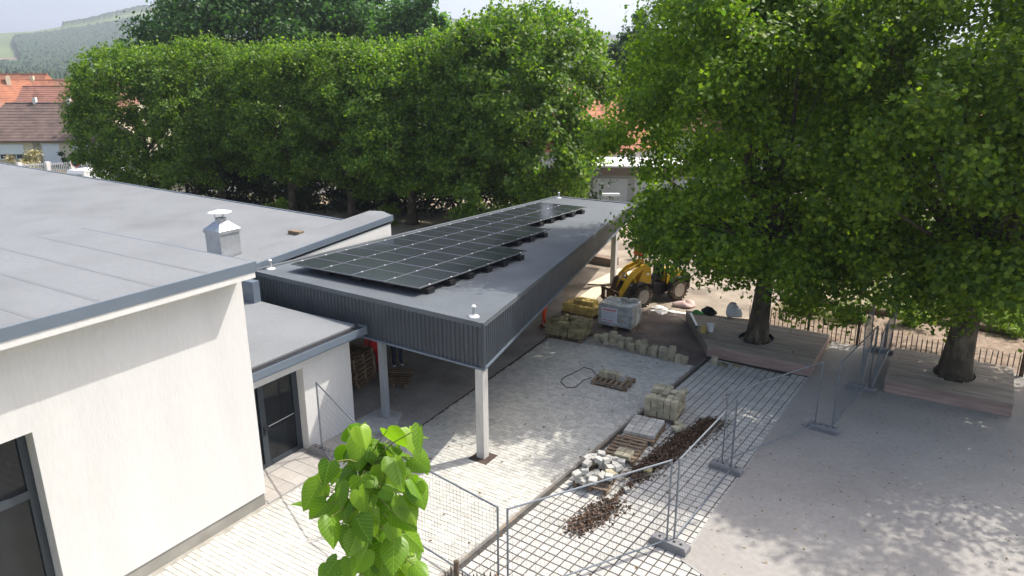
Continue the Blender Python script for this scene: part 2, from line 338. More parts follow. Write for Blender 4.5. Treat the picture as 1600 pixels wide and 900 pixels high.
link('flashing_box', box(-18.3,-12.9,13.5,13.62,2.96,3.5) if False else box(-18.35,-17.2,13.2,13.44,3.02,3.7), FASC, er, EO)
dr = link('door', MB().box(-13.93,-13.85,dy1-.16,dy1,0.02,dz1).box(-13.93,-13.85,dy0,dy0+.1,0.02,dz1).box(-13.93,-13.85,dy0+.1,dy1-.16,dz1-.07,dz1).box(-13.92,-13.84,10.42,10.58,0.02,dz1-.07).box(-13.92,-13.84,10.58,dy1-.16,.02,.14).box(-13.92,-13.84,dy0+.1,10.42,.02,.14), FRAME, eb, EO)
link('pane', box(-13.895,-13.885,10.58,dy1-.16,.14,dz1-.07), GLASS, dr, EO); link('pane', box(-13.895,-13.885,dy0+.1,10.42,.14,dz1-.07), GLASS, dr, EO)
mb = MB(); mb.tube([(-13.84,10.5,1.05),(-13.78,10.5,1.05),(-13.78,10.63,1.05)], .012); mb.box(-13.84,-13.825,10.47,10.53,.92,1.14); link('handle', mb, BLK, dr, EO)
mb = MB(); mb.tube([(-13.83,10.62,1.1),(-13.83,11.45,1.12)], .009); link('push_bar', mb, GALV, dr, EO)
mb = MB(); mb.box(-17.6,-17.4,9.5,12.9,0,2.7); mb.box(-17.4,-14.0,9.5,12.9,-.02,.01); mb.box(-17.4,-14.0,12.8,12.94,.01,2.7); mb.box(-17.4,-14.0,9.45,9.5,.01,2.7); mb.box(-15.6,-15.4,11.2,12.8,.01,2.5)
link('interior', mb, ROOM, eb, EO)
link('threshold', box(-14.0,-13.6,dy0,dy1,-.05,.015), CONC, eb, EO)

# ---------------------------------------------------------------- long low block behind
lb = thing('low_building', 'long low building with pale grey membrane roof and raised rendered edge wall', 'building', (-36,5,0)); LO = (-36,5,0)
def zr(x, y): return 3.84-.0205*(x+20.9)+.035*(y-20.8)
ys = [-14, 0, 10, 15, 20.8]; xs = [-19.6, -35, -62]
mb = MB(); mb.prism([(-62,-14),(-18.7,-14),(-18.7,20.8),(-62,20.8)], 3.0, [zr(-62,-14),zr(-18.7,-14),zr(-18.7,20.8),zr(-62,20.8)]); lr = link('roof', mb, MEMB, lb, LO)
link('wall', box(-61.8,-18.72,-13.8,20.7,0,2.99), WALL, lb, LO)
mb = MB(); mb.prism([(-62,20.8),(-19.5,20.8),(-19.5,20.9),(-62,20.9)], 2.9, [zr(-62,20.8)+.03,zr(-19.5,20.8)+.03,zr(-19.5,20.8)+.03,zr(-62,20.8)+.03]); link('fascia', mb, FASC, lr, LO)
def zp(y): return 4.32+.0735*(y-20.75)        # parapet top
pw = link('parapet', MB().prism([(-18.7,9.45),(-18.42,9.45),(-18.42,20.72),(-18.7,20.72)], 0, [zp(9.45)-.24,zp(9.45)-.24,zp(20.72)-.24,zp(20.72)-.24]), WALL, lb, LO)
link('coping', MB().prism([(-19.55,9.45),(-18.42,9.45),(-18.42,20.8),(-19.1,21.05),(-19.55,20.8)], [zp(9.45)-.3]*2+[zp(20.8)-.3]*3, [zp(9.45)+.06,zp(9.45),zp(20.8),zp(20.95)+.03,zp(20.8)+.06]), MEMB, pw, LO)
link('coping_fascia', MB().prism([(-18.42,9.45),(-18.36,9.45),(-18.36,20.82),(-18.42,20.82)], [zp(9.45)-.21]*2+[zp(20.8)-.21]*2, [zp(9.45)+.006]*2+[zp(20.8)+.006]*2), FASC, pw, LO)
bx, by = P(463,368,3.7)[:2]
link('roof_outlet', box(bx-.3,bx+.3,by-.12,by+.12,zr(bx,by)-.02,zr(bx,by)+.13), WOOD, lr, LO)
# flue
ch = thing('flue_chimney', 'square galvanised metal flue chimney with pyramid top and disc cowl', 'chimney', (-20,14.42,3.5)); HO = (-20,14.42,3.5)
cx, cy, hb = -20, 14.42, .37
link('flue_box', box(cx-hb,cx+hb,cy-hb,cy+hb,3.5,4.72), GALV, ch, HO)
h2 = hb+.035
link('cap', MB().add([(cx+a*h2,cy+b*h2,z) for z in (4.68,4.78) for a,b in ((-1,-1),(1,-1),(1,1),(-1,1))]+[(cx+a*.16,cy+b*.16,5.02) for a,b in ((-1,-1),(1,-1),(1,1),(-1,1))], [(3,2,1,0),(0,1,5,4),(1,2,6,5),(2,3,7,6),(3,0,4,7),(4,5,9,8),(5,6,10,9),(6,7,11,10),(7,4,8,11),(8,9,10,11)]), GALV, ch, HO)
link('spigot', MB().lathe([(.17,5.0),(.17,5.14),(.15,5.14),(.15,5.01)], 18, (cx,cy,0)), GALV, ch, HO)
for a in (0, 2.1, 4.2): link('cowl_leg', MB().tube([(cx+.16*math.cos(a),cy+.16*math.sin(a),5.1),(cx+.16*math.cos(a),cy+.16*math.sin(a),5.32)], .012, 5), GALV, ch, HO)
link('cowl', MB().lathe([(.36,5.31),(.36,5.325),(.05,5.40)], 24, (cx,cy,0)), WHITEP, ch, HO)

# ---------------------------------------------------------------- canopy
cn = thing('canopy', 'dark corrugated steel clad yard canopy with tapered flat roof on slim pillars', 'canopy', (-14,22,0)); CO = (-14,22,0)
FR, FL, BL, BR = (-9.36,13.67), (-18.33,14.02), (-18.33,33.95), (-13.97,33.95)
def zc(p): return 3.73-.0272*(p[1]-13.67)
cpoly = [FL, FR, BR, BL]
SOF = 2.55
dk = link('roof_deck', MB().prism(cpoly, [zc(p)-.12 for p in cpoly], [zc(p)-.03 for p in cpoly]), CANROOF, cn, CO)
def edge(p, q, inset, a0, a1, m, name, parent):
    p, q = np.array(p), np.array(q); d = (q-p)/np.linalg.norm(q-p); nrm = np.array([d[1], -d[0]])
    pts = [p+nrm*.006, q+nrm*.006, q-nrm*inset, p-nrm*inset]
    return link(name, MB().prism([tuple(a) for a in pts], [zc(p)+a0,zc(q)+a0,zc(q)+a0,zc(p)+a0], [zc(p)+a1,zc(q)+a1,zc(q)+a1,zc(p)+a1]), m, parent, CO)
for p, q in zip(cpoly, cpoly[1:]+cpoly[:1]): edge(p, q, .14, -.028, .012, CANROOF, 'edge_trim', dk)
def corrug(p, q, name):
    p, q = np.array(p), np.array(q); L = np.linalg.norm(q-p); d = (q-p)/L; nrm = np.array([d[1], -d[0]]); mb = MB()
    pitch = .14; n = int(L/pitch); prof = []
    for i in range(n):
        for t, dep in ((0,0),(.45,0),(.55,-.026),(.9,-.026)): prof.append(((i+t)*L/n, dep))
    prof.append((L, 0))
    for s, dep in prof:
        a = p+d*s+nrm*(dep-.012); z1 = 3.73-.0272*(a[1]-13.67)-.03
        mb.v += [(a[0],a[1],SOF),(a[0],a[1],z1)]
    for i in range(len(prof)-1): mb.f.append((2*i,2*i+2,2*i+3,2*i+1))
    return link(name, mb, ANTH, cn, CO)
corrug(FL, FR, 'front_cladding'); corrug(FR, BR, 'side_cladding'); corrug(BR, BL, 'rear_cladding'); corrug(BL, FL, 'wall_side_cladding')
for p, q in zip(cpoly, cpoly[1:]+cpoly[:1]):
    p, q = np.array(p), np.array(q); d = (q-p)/np.linalg.norm(q-p); nrm = np.array([d[1], -d[0]])
    pts = [p+nrm*.02,q+nrm*.02,q-nrm*.06,p-nrm*.06]; link('drip_trim', MB().prism([tuple(a) for a in pts], SOF-.06, SOF-.002), FASC, cn, CO)
c0 = (FR,BR)
link('corner_trim', MB().prism([(FR[0]-.05,FR[1]-.012),(FR[0]+.022,FR[1]-.014),(FR[0]+.01,FR[1]+.07),(FR[0]-.03,FR[1]+.06)], SOF, zc(FR)-.031), ANTH, cn, CO)
link('soffit', MB().prism([(FL[0]+.1,FL[1]+.1),(FR[0]-.12,FR[1]+.1),(BR[0]-.1,BR[1]-.1),(BL[0]+.1,BL[1]-.1)], SOF+.02, SOF+.06), mat('soffit_grey', (.30,.30,.30), .1, 1, .8), cn, CO)
def pillar(x, y, m=POSTM):
    h = .115 if m is POSTM else .085; mb = MB().box(x-h,x+h,y-h,y-h+.04,0,SOF-.06).box(x-h,x+h,y+h-.04,y+h,0,SOF-.06).box(x-.05,x+.05,y-h+.04,y+h-.04,0,SOF-.06).box(x+h-.012,x+h,y-h+.04,y+h-.04,.0,SOF-.06)
    o = link('pillar', mb, m, cn, CO); return o
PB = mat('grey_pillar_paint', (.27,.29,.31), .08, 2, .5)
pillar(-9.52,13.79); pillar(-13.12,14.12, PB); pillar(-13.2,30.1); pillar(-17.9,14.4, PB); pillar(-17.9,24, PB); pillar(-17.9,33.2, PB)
link('pillar_pit', box(-9.78,-9.22,13.5,14.05,-.04,.004), mat('pillar_pit_soil', (.07,.05,.04), .3, 8, .95), cn, CO)
link('footing', MB().prism([(-13.75,13.35),(-12.75,13.3),(-12.55,13.9),(-12.9,14.6),(-13.7,14.6)], -.05, .02), mat('pale_footing', (.40,.40,.385), .2, 4, .95, .4, 30), cn, CO)
mb = MB(); pp = P(917,409,SOF); mb.tube([(pp[0]-.2,pp[1],SOF-.25),(pp[0]-.2,pp[1],SOF-.05)], .05); link('downpipe_stub', mb, FASC, cn, CO)
for i, (vx, vy, lab) in enumerate(((-9.92,14.08,'small white roof vent near the front corner of the canopy roof'),(-18.05,14.6,'small white roof vent on canopy roof beside the white wall'),(-18.0,33.55,'small white roof vent at the far end of the canopy roof'))):
    z = zc((vx,vy))-.03; t = thing('roof_vent', lab, 'roof vent', (vx,vy,z), 0, 'roof vents on the canopy')
    link('base_flange', MB().lathe([(.14,0),(.13,.02),(.06,.045),(.05,.06)], 18), WHITEP, t); link('stem', MB().lathe([(.035,.05),(.035,.27)], 12), GALV, t); link('vent_cap', MB().lathe([(.055,.25),(.06,.28),(.03,.31)], 14), WHITEP, t)

# solar panels
def pvmat():
    m = bpy.data.materials.new('solar_cells'); m.use_nodes = True; n, l = m.node_tree.nodes, m.node_tree.links; b = n['Principled BSDF']
    tc = n.new('ShaderNodeTexCoord'); sep = n.new('ShaderNodeSeparateXYZ'); l.new(tc.outputs['Object'], sep.inputs[0])
    def lines(out, period, width):
        a = n.new('ShaderNodeMath'); a.operation = 'PINGPONG'; l.new(out, a.inputs[0]); a.inputs[1].default_value = period/2
        t = n.new('ShaderNodeMath'); t.operation = 'LESS_THAN'; l.new(a.outputs[0], t.inputs[0]); t.inputs[1].default_value = width/2; return t.outputs[0]
    a, c = lines(sep.outputs[0], 1.21/6, .012), lines(sep.outputs[1], 1.85/18, .006)
    mx = n.new('ShaderNodeMath'); mx.operation = 'MAXIMUM'; l.new(a, mx.inputs[0]); l.new(c, mx.inputs[1])
    mc = n.new('ShaderNodeMix'); mc.data_type = 'RGBA'; l.new(mx.outputs[0], mc.inputs['Factor']); mc.inputs['A'].default_value = (.020,.024,.032,1); mc.inputs['B'].default_value = (.085,.095,.105,1)
    l.new(mc.outputs['Result'], b.inputs['Base Color']); b.inputs['Roughness'].default_value = .16; b.inputs['Specular IOR Level'].default_value = .45; return m
PV = pvmat(); PVF = mat('panel_frame_black', (.02,.02,.022), .1, 3, .45); PVL = mat('panel_frame_silver', (.20,.21,.22), .05, 3, .4, metal=.3)
slope = math.atan(.0272); PW, PL = 1.265, 1.938
me_glass = box(-PW/2+.018,PW/2-.018,-PL/2+.018,PL/2-.018,.0,.034).mesh('glass'); me_glass.materials.append(PV)
fm = MB(); a, b = PW/2-.004, PL/2-.012
fm.box(-a,a,-b,-b+.012,-.003,.038); fm.box(-a,a,b-.012,b,-.003,.038); fm.box(-a,-a+.012,-b+.012,b-.012,-.003,.038); fm.box(a-.012,a,-b+.012,b-.012,-.003,.038)
me_frame = fm.mesh('frame'); me_frame.materials.append(PVL)
me_mid = box(-PW/2+.02,PW/2-.02,-.009,.009,.034,.0355).mesh('mid_bar'); me_mid.materials.append(PVL)
me_rail = box(-PW/2+.01,PW/2-.01,-.03,.03,-.06,-.004).mesh('rail'); me_rail.materials.append(PVF)
me_clamp = box(-.02,.02,-.028,.028,.03,.046).mesh('clamp'); me_clamp.materials.append(WHITEP)
me_foot = box(-.2,.12,-.14,.14,-.215,-.06).mesh('ballast_foot'); me_foot.materials.append(PVF)
for r in range(8):
    nc = 4 if r < 3 else 3 if r < 5 else 2
    for c in range(nc):
        x = -17.25+PW*(c+.5); y = 14.72+PL*(r+.5); z = zc((x,y))+.19
        side = {4:['leftmost','second from left','third from left','rightmost'],3:['leftmost','middle','rightmost'],2:['left','right']}[nc][c]
        rowt = 'nearest row' if r == 0 else 'farthest row' if r == 7 else ORD[r]+' row from the front'
        t = thing('solar_panel', f'solar panel in the {rowt}, {side} of {nc}', 'solar panel', (x,y,z), 0, 'solar panels on the canopy roof'); t.rotation_euler = (-slope,0,0)
        for nm, me in (('glass',me_glass),('frame',me_frame),('mid_bar',me_mid)): link(nm, me, None, t)
        for yy in (-.5,.5):
            o = link('rail', me_rail, None, t); o.location.y = yy*PL*.52
            for xx in ((-1,1) if c == 0 else (1,)): o = link('clamp', me_clamp, None, t); o.location = (xx*PW/2,yy*PL*.52,0)
            o = link('ballast_foot', me_foot, None, t); o.location = (PW/2-.05,yy*PL*.52,0)

# ---------------------------------------------------------------- temporary fencing
def fence_panel(p0, p1, label, lean=0.):
    p0, p1 = np.array(p0[:2]), np.array(p1[:2]); d = p1-p0; L = np.linalg.norm(d); t = thing('mesh_barrier', label, 'barrier', (*p0,.0), math.atan2(d[1],d[0]), 'temporary mesh fence panels'); t.rotation_euler.x = lean
    for x in (.04, L-.04): link('post', MB().tube([(x,0,.06),(x,0,2.06)], .021, 8), FPOST, t)
    for z, nm in ((2.04,'top_rail'),(.16,'bottom_rail')): link(nm, MB().tube([(.04,0,z),(L-.04,0,z)], .019, 8), FPOST, t)
    mb = MB(); n = int(L/.1)
    for i in range(1, n): mb.tube([(.04+i*(L-.08)/n,0,.16),(.04+i*(L-.08)/n,0,2.04)], .0022, 3, False)
    for i in range(1, 10): mb.tube([(.04,.003,.16+i*.188),(L-.04,.003,.16+i*.188)], .0022, 3, False)
    link('wire_mesh', mb, FPOST, t)
me_foot2 = MB().prism([(-.36,-.12),(.36,-.12),(.36,.12),(-.36,.12)], 0, .13).mesh('x')
WEIGHT = mat('grey_weight', (.20,.20,.20), .15, 6, .9, .3, 40)
def foot(x, y, rz, label):
    mb = MB(); mb.add([(sx*a,sy*b,z) for z,a,b in ((0,.41,.14),(.12,.41,.14),(.165,.37,.11)) for sx,sy in ((-1,-1),(1,-1),(1,1),(-1,1))],
                      [(3,2,1,0)]+[(o+i,o+(i+1)%4,o+4+(i+1)%4,o+4+i) for o in (0,4) for i in range(4)]+[(8,9,10,11)])
    t = thing('concrete_weight', label, 'concrete block', (x,y,.002), rz, 'concrete feet of the mesh fence'); link('block', mb, WEIGHT, t)
    for sx in (-.24,.24,-.09,.09): link('socket', MB().lathe([(.026,.165),(.034,.171),(.034,.167)], 8, (sx,0,0)), BLK, t)
A0, A1 = (-13.2,11.7), (-9.87,10.17); B1 = (-6.16,9.5); C1 = (-4.08,12.78); D1 = (-3.95,16.42); E1 = (-2.25,19.9); F1 = (-1.42,23.25); G1 = (-1.32,27.1)
fence_panel(A0, A1, 'mesh fence panel running from the white wall behind the young tree')
fence_panel(A1, (B1[0]-.06,B1[1]), 'mesh fence panel across the sunlit paving right of the young tree')
fence_panel((B1[0]+.06,B1[1]+.02), (C1[0]-.05,C1[1]), 'mesh fence panel over the jointed paving at the bottom edge')
fence_panel((C1[0]+.05,C1[1]+.03), (D1[0]+.15,D1[1]-.1), 'mesh fence panel along the edge of the pale yard beside the leaf litter')
fence_panel((D1[0]-.16,D1[1]+.06), (E1[0]-.2,E1[1]-.04), 'mesh fence panel crossing the jointed paving in front of the left deck')
fence_panel((E1[0]+.2,E1[1]+.02), (F1[0]-.12,F1[1]+.5), 'mesh fence panel leading to the gap between the two tree decks')
fence_panel((F1[0]-.02,F1[1]-.05), (G1[0]-.0,G1[1]), 'mesh fence panel standing alongside the right tree deck', .05)
fence_panel((F1[0]-.32,F1[1]+.2), (G1[0]-.55,G1[1]+.05), 'leaning mesh fence panel stacked in the gap between the decks', -.06)
foot(-13.15,11.68,.0,'concrete fence foot against the white wall by the glass door')
foot(C1[0],C1[1]-.02,-.1,'concrete fence foot nearest the bottom edge of the picture')
foot(D1[0],D1[1],-.1,'concrete fence foot on the edge of jointed paving and pale yard')
foot(E1[0],E1[1],-.1,'concrete fence foot alone on the pale yard before the decks')
foot(F1[0]-.3,F1[1]+.1,-.1,'concrete fence foot at the front corner of the right tree deck')
foot(G1[0]-.2,G1[1]+.05,-.1,'concrete fence foot at the back of the gap between decks')
foot(B1[0],B1[1],.5,'concrete fence foot below the paired posts at the bottom edge')
foot(A1[0],A1[1],.0,'concrete fence foot hidden behind the young tree')

# ---------------------------------------------------------------- tree decks
def deck(FLp, FRp, BRp, BLp, tx, ty, label):
    t = thing('tree_deck', label, 'wooden deck', (tx,ty,0), 0, 'wooden decks round the plane trees'); O = (tx,ty,0); zt = .42
    n = int((BLp[1]-FLp[1])/.148); hr = .78
    for i in range(n):
        v0, v1 = i/n, (i+1)/n-.007/ (BLp[1]-FLp[1])
        def L(v): return np.array(FLp)*(1-v)+np.array(BLp)*v
        def R(v): return np.array(FRp)*(1-v)+np.array(BRp)*v
        ym = (L(v0)[1]+L(v1)[1])/2; cuts = [(0.,1.)]
        if abs(ym-ty) < hr:
            hw = math.sqrt(hr*hr-(ym-ty)**2)*.75; w_ = R(v0)[0]-L(v0)[0]; a_, b_ = (tx-hw-L(v0)[0])/w_, (tx+hw-L(v0)[0])/w_; cuts = [(0,a_),(b_,1)]
        for c0_, c1_ in cuts:
            k = [L(v0)*(1-c0_)+R(v0)*c0_, L(v0)*(1-c1_)+R(v0)*c1_, L(v1)*(1-c1_)+R(v1)*c1_, L(v1)*(1-c0_)+R(v1)*c0_]
            dz = rnd.uniform(-.003,.003); link('plank', MB().prism([tuple(p) for p in k], zt-.03+dz, zt+dz), DECK, t, O)
    def side(p, q, m, nm, nb=3):
        p, q = np.array(p), np.array(q); d = (q-p)/np.linalg.norm(q-p); nr = np.array([d[1],-d[0]])
        for b in range(nb):
            z0, z1 = .01+b*.13, .01+b*.13+.123
            link(nm, MB().prism([tuple(a) for a in (p-nr*.035,p-nr*.01,q-nr*.01,q-nr*.035)][::-1], z0, z1), m, t, O)
    side(FLp, FRp, DECKF, 'front_board'); side(FRp, BRp, DECKF, 'side_board'); side(BLp, FLp, DECK, 'side_board')
    link('subframe', MB().prism([(FLp[0]+.06,FLp[1]+.06),(FRp[0]-.06,FRp[1]+.06),(BRp[0]-.06,BRp[1]-.06),(BLp[0]+.1,BLp[1]-.06)], -.05, .30), BLK, t, O)
T1, T2 = (-5.42,25.25), (.68,25.25)
deck((-6.7,23.56),(-3.27,23.56),(-3.25,26.95),(-8.62,26.95), *T1, 'wooden tree deck left of the fence gap, slanted on its left side')
deck((-1.13,23.56),(2.2,23.56),(2.3,26.75),(-1.12,26.75), *T2, 'wooden tree deck at the right edge beside the pale yard')

# ---------------------------------------------------------------- picket fences
def stakes(p0, p1, sp, h, name_label, posts=(), zb=0.):
    p0, p1 = np.array(p0), np.array(p1); L = np.linalg.norm(p1-p0); n = int(L/sp); t = thing('picket_fence', name_label, 'picket fence', (*p0,zb))
    O = (*p0,zb)
    for i in range(n+1):
        p = p0+(p1-p0)*i/n; hh = h*rnd.uniform(.86,1.06); lx, ly = rnd.gauss(0,.02), rnd.gauss(0,.02); r = rnd.uniform(.014,.021)
        link('picket', MB().tube([(p[0],p[1],zb-.02),(p[0]+lx*.7,p[1]+ly*.7,zb+hh*.9),(p[0]+lx,p[1]+ly,zb+hh)], [r,r,r*.35], 5), STAKE, t, O)
    for f in posts:
        p = p0+(p1-p0)*f; link('post', MB().tube([(p[0],p[1]+.05,zb-.05),(p[0],p[1]+.05,zb+h*1.12),(p[0],p[1]+.05,zb+h*1.14)], [.05,.05,.03], 8), STAKE, t, O)
    for f in (.35,.75): link('wire', MB().tube([(*p0,zb+h*f),(*p1,zb+h*f)], .004, 4), FPOST, t, O)
stakes((-6.3,27.75),(-2.3,27.45), .155, .82, 'short rough picket fence behind the left tree deck', (.05,.55,.98))
stakes((-1.9,27.4),(6.5,27.0), .155, .82, 'short rough picket fence behind the right tree deck', (.05,.53,.95))
q0, q1 = P(697,885,.85)[:2], P(852,912,.85)[:2]
stakes(q0, q1, .10, .86, 'rough picket fence cut by the bottom edge of the picture', (.09,))

# ---------------------------------------------------------------- pallets and blocks
def pallet(x, y, rz, z, label, group='wooden pallets', L=1.2, W=.85):
    t = thing('wooden_pallet', label, 'pallet', (x,y,z), rz, group)
    for i in range(7):
        yy = -L/2+.05+i*(L-.1)/6; o = link('slat', box(-W/2,W/2,yy-.048,yy+.048,.122,.144), WOOD, t)
    for xx in (-W/2+.05,0,W/2-.05):
        link('stringer', box(xx-.045,xx+.045,-L/2,L/2,.10,.121), WOOD, t); link('bottom_board', box(xx-.045,xx+.045,-L/2,L/2,0,.021), WOOD, t)
        for yy in (-L/2+.07,0,L/2-.07): link('foot_block', box(xx-.045,xx+.045,yy-.06,yy+.06,.021,.10), WOOD, t)
    return t
def block_mesh(a, b, c):
    e = .008; mb = MB(); mb.v = [(x*(a/2-(e if k in (0,3) else 0)),y*(b/2-(e if k in (0,3) else 0)),z) for k,z in enumerate((0,e,c-e,c)) for x,y in ((-1,-1),(1,-1),(1,1),(-1,1))]
    mb.f = [(3,2,1,0)]+[(o+i,o+(i+1)%4,o+4+(i+1)%4,o+4+i) for o in (0,4,8) for i in range(4)]+[(12,13,14,15)]; return mb
BM = {}
def block(x, y, z, rz, m, label, group, dims=(.2,.2,.13), tilt=(0,0)):
    k = (m.name, dims)
    if k not in BM: BM[k] = block_mesh(*dims).mesh('paving_block'); BM[k].materials.append(m)
    o = bpy.data.objects.new('paving_block', BM[k]); COL.objects.link(o); o.location = (x,y,z); o.rotation_euler = (tilt[0],tilt[1],rz)
    tag(o, label, 'paving block', group); return o
def cube_stack(cx, cy, z0, rz, nx, ny, nz, m, label, group, dims=(.2,.2,.13), missing=.0, shell=True, jit=.008, toplow=0.):
    c, s = math.cos(rz), math.sin(rz)
    for k in range(nz):
        for i in range(nx):
            for j in range(ny):
                if shell and 0 < i < nx-1 and 0 < j < ny-1 and k < nz-2: continue
                if k == nz-1 and rnd.random() < toplow: continue
                a, b = (i-(nx-1)/2)*(dims[0]+.012)+rnd.gauss(0,jit), (j-(ny-1)/2)*(dims[1]+.012)+rnd.gauss(0,jit)
                block(cx+c*a-s*b, cy+s*a+c*b, z0+k*dims[2], rz+rnd.gauss(0,.03), m, label.replace('{c}', 'top' if k == nz-1 else 'bottom' if k == 0 else ORD[k]), group, dims)
pallet(-6.35,18.6,.08,.0,'wooden pallet under the cube of stone blocks beside the leaf litter')
cube_stack(-6.35,18.55,.145,.08,5,5,4,BLOCK,'stone block in the {c} course of the squared stack beside the leaf litter','blocks of the squared stack',(.175,.205,.14),toplow=.4,jit=.01)
pallet(-8.53,19.78,1.57+.03,.0,'low wooden pallet with one row of blocks on the shaded plaza')
for i in range(6): block(-8.95+.145*i,19.86+rnd.gauss(0,.01),.146,rnd.gauss(0,.05),BLOCK if i < 5 else BLOCKG,'stone block lined up on the low pallet on the plaza','blocks on the low pallet',(.135,.26,.2))
for i in range(3): block(-8.9+.25*i,20.13,.146,rnd.gauss(0,.1),BLOCKG,'stone block lined up on the low pallet on the plaza','blocks on the low pallet')
pallet(-6.45,15.9,.08,.0,'almost empty wooden pallet with four blocks beside the rubble pile')
for i in range(2):
    for j in range(2): block(-6.42+.22*i-.02*j,15.42+.22*j,.146,.05,BLOCK,'stone block set in a square of four on the near pallet','four blocks on the near pallet',(.2,.2,.1))
pallet(-6.4,17.15,.08,.0,'wooden pallet covered by one flat layer of grey blocks behind the near pallet')
for i in range(4):
    for j in range(5): block(-6.72+.213*i-.017*j,16.72+.213*j+.017*i,.146,.08,BLOCKG,'grey block in the flat layer on the pallet before the squared stack','blocks of the flat layer',(.2,.2,.1))
pallet(-6.5,14.35,.1,.0,'wooden pallet buried under the loose rubble of blocks')
for i in range(44):
    a, b = rnd.uniform(-.42,.42), rnd.uniform(-.62,.62); k = rnd.choice((0,0,1,1,2)); r = 1-max(abs(a)/.5,abs(b)/.7)
    z = .15+ (.13*min(k,1) if r > .12 else 0)+(.12 if k == 2 and r > .3 else 0)
    block(-6.5+a,14.35+b,z,rnd.uniform(0,3),BLOCKG if rnd.random() < .7 else BLOCK,'loose block in the untidy rubble pile on a pallet','loose blocks of the rubble pile',(.19,.16,.13),(rnd.uniform(-.4,.4),rnd.uniform(-.4,.4)))
for x, y in ((-5.72,17.75),(-5.62,17.95),(-5.78,18.05)): block(x,y,.0,rnd.uniform(0,3),BLOCK,'loose stone block on the ground beside the squared stack','loose blocks by the squared stack')
block(*P(1012,740)[:2],0,.3,BLOCKB,'single dark block lying on the leaf litter by the fence post',None)
block(*P(979,768)[:2],0,.8,BLOCKG,'single pale block lying beside the rubble pile',None,(.14,.14,.1))
# row of small piles across the plaza
hts = [2,2,3,4,3,3,3,2,3,4,2,3,3,3,4,2,2]
for i, h in enumerate(hts):
    x, y = -10.62+(-7.15+10.62)*i/16+rnd.gauss(0,.02), 23.0-.5*i/16+rnd.gauss(0,.05)
    for k in range(h): block(x+rnd.gauss(0,.012),y+rnd.gauss(0,.012),k*.131,rnd.gauss(0,.12),BLOCK,f'stone block in the {ORD[i]} small pile from the left in the line across the plaza','blocks of the line of small piles',(.2,.2,.13))
for x, y in ((1116,566),(1145,572),(1158,566),(1098,522)): pass
for k in range(2): block(*P(1116,569)[:2],k*.13,.2,BLOCK,'stone block standing on the joints at the foot of the left deck','two blocks at the deck foot')
for k in range(2): block(*P(1099,520,.42)[:2],.422+k*.13,.1,BLOCKY,'yellowish block piled on the left edge of the left deck','two blocks on the deck edge',(.18,.18,.13))
for i in range(5): block(P(1140,572)[0]+rnd.uniform(-.3,.3),P(1140,572)[1]+rnd.uniform(-.15,.15),0,rnd.uniform(0,3),BLOCKB,'dull block among soil scraps in front of the left deck','blocks in front of the deck',(.16,.12,.06),(rnd.uniform(-.2,.2),0))
# mossy pallet load, yellow load
pallet(-11.75,22.9,1.6,.0,'wooden pallet under the mossy brown block load',L=1.5,W=1.1)
cube_stack(-11.75,22.9,.145,.05,5,4,3,BLOCKB,'mossy brown block in the {c} course of the load at the canopy edge','blocks of the mossy load',(.28,.26,.175),toplow=.12,jit=.012)
pallet(-12.45,25.5,1.45,.0,'wooden pallet under the yellow block load',L=1.5,W=1.1)
cube_stack(-12.45,25.5,.145,-.1,5,3,2,BLOCKY,'yellow sandstone block in the {c} full course of the load beside the loader','blocks of the yellow load',(.28,.33,.16),jit=.012)
for i in range(3):
    for j in range(2): block(-12.65+.29*i,25.4+.26*j,.465,-.1,BLOCKY,'yellow sandstone block laid on top of the load beside the loader','blocks of the yellow load',(.28,.25,.16))
# shrink-wrapped load
wp = thing('wrapped_pallet', 'shrink wrapped pallet of blocks with printed sheet, beside the yellow loader', 'wrapped pallet', (-10.6,24.95,0), .04)
FILM = bpy.data.materials.new('stretch_film'); FILM.use_nodes = True
_n, _l = FILM.node_tree.nodes, FILM.node_tree.links; _b = _n['Principled BSDF']; _b.inputs['Base Color'].default_value = (.62,.66,.68,1); _b.inputs['Roughness'].default_value = .18
_t = _n.new('ShaderNodeBsdfTransparent'); _m = _n.new('ShaderNodeMixShader'); _nz = _n.new('ShaderNodeTexNoise'); _nz.inputs['Scale'].default_value = 4; _r = _n.new('ShaderNodeMapRange'); _r.inputs[1].default_value = .35; _r.inputs[2].default_value = .7; _r.inputs[3].default_value = .3; _r.inputs[4].default_value = .75
_l.new(_nz.outputs[0], _r.inputs[0]); _l.new(_r.outputs[0], _m.inputs[0]); _l.new(_t.outputs[0], _m.inputs[1]); _l.new(_b.outputs[0], _m.inputs[2]); _l.new(_m.outputs[0], _n['Material Output'].inputs[0])
_bp = _n.new('ShaderNodeBump'); _bp.inputs['Strength'].default_value = .8; _bp.inputs['Distance'].default_value = .03; _n2 = _n.new('ShaderNodeTexNoise'); _n2.inputs['Scale'].default_value = 9; _l.new(_n2.outputs[0], _bp.inputs['Height']); _l.new(_bp.outputs[0], _b.inputs['Normal'])
bmx = block_mesh(.265,.2,.16).mesh('paving_block'); bmx.materials.append(BLOCK)
for k in range(5):
    for i in range(5):
        for j in range(5):
            if 0 < i < 4 and 0 < j < 4 and k < 4: continue
            o = link('paving_block', bmx, None, wp); o.location = ((i-2)*.27,(j-2)*.205,.15+k*.162)
mb = MB(); n = 28
for zi, (z, s) in enumerate(((.13,1.),(.4,1.01),(.7,.995),(.95,1.0),(.985,.97))):
    for i in range(n):
        a = 2*math.pi*i/n; ca, sa = math.cos(a), math.sin(a); m_ = max(abs(ca)/.70,abs(sa)/.54); mb.v.append((s*ca/m_+rnd.gauss(0,.004),s*sa/m_+rnd.gauss(0,.004),z))
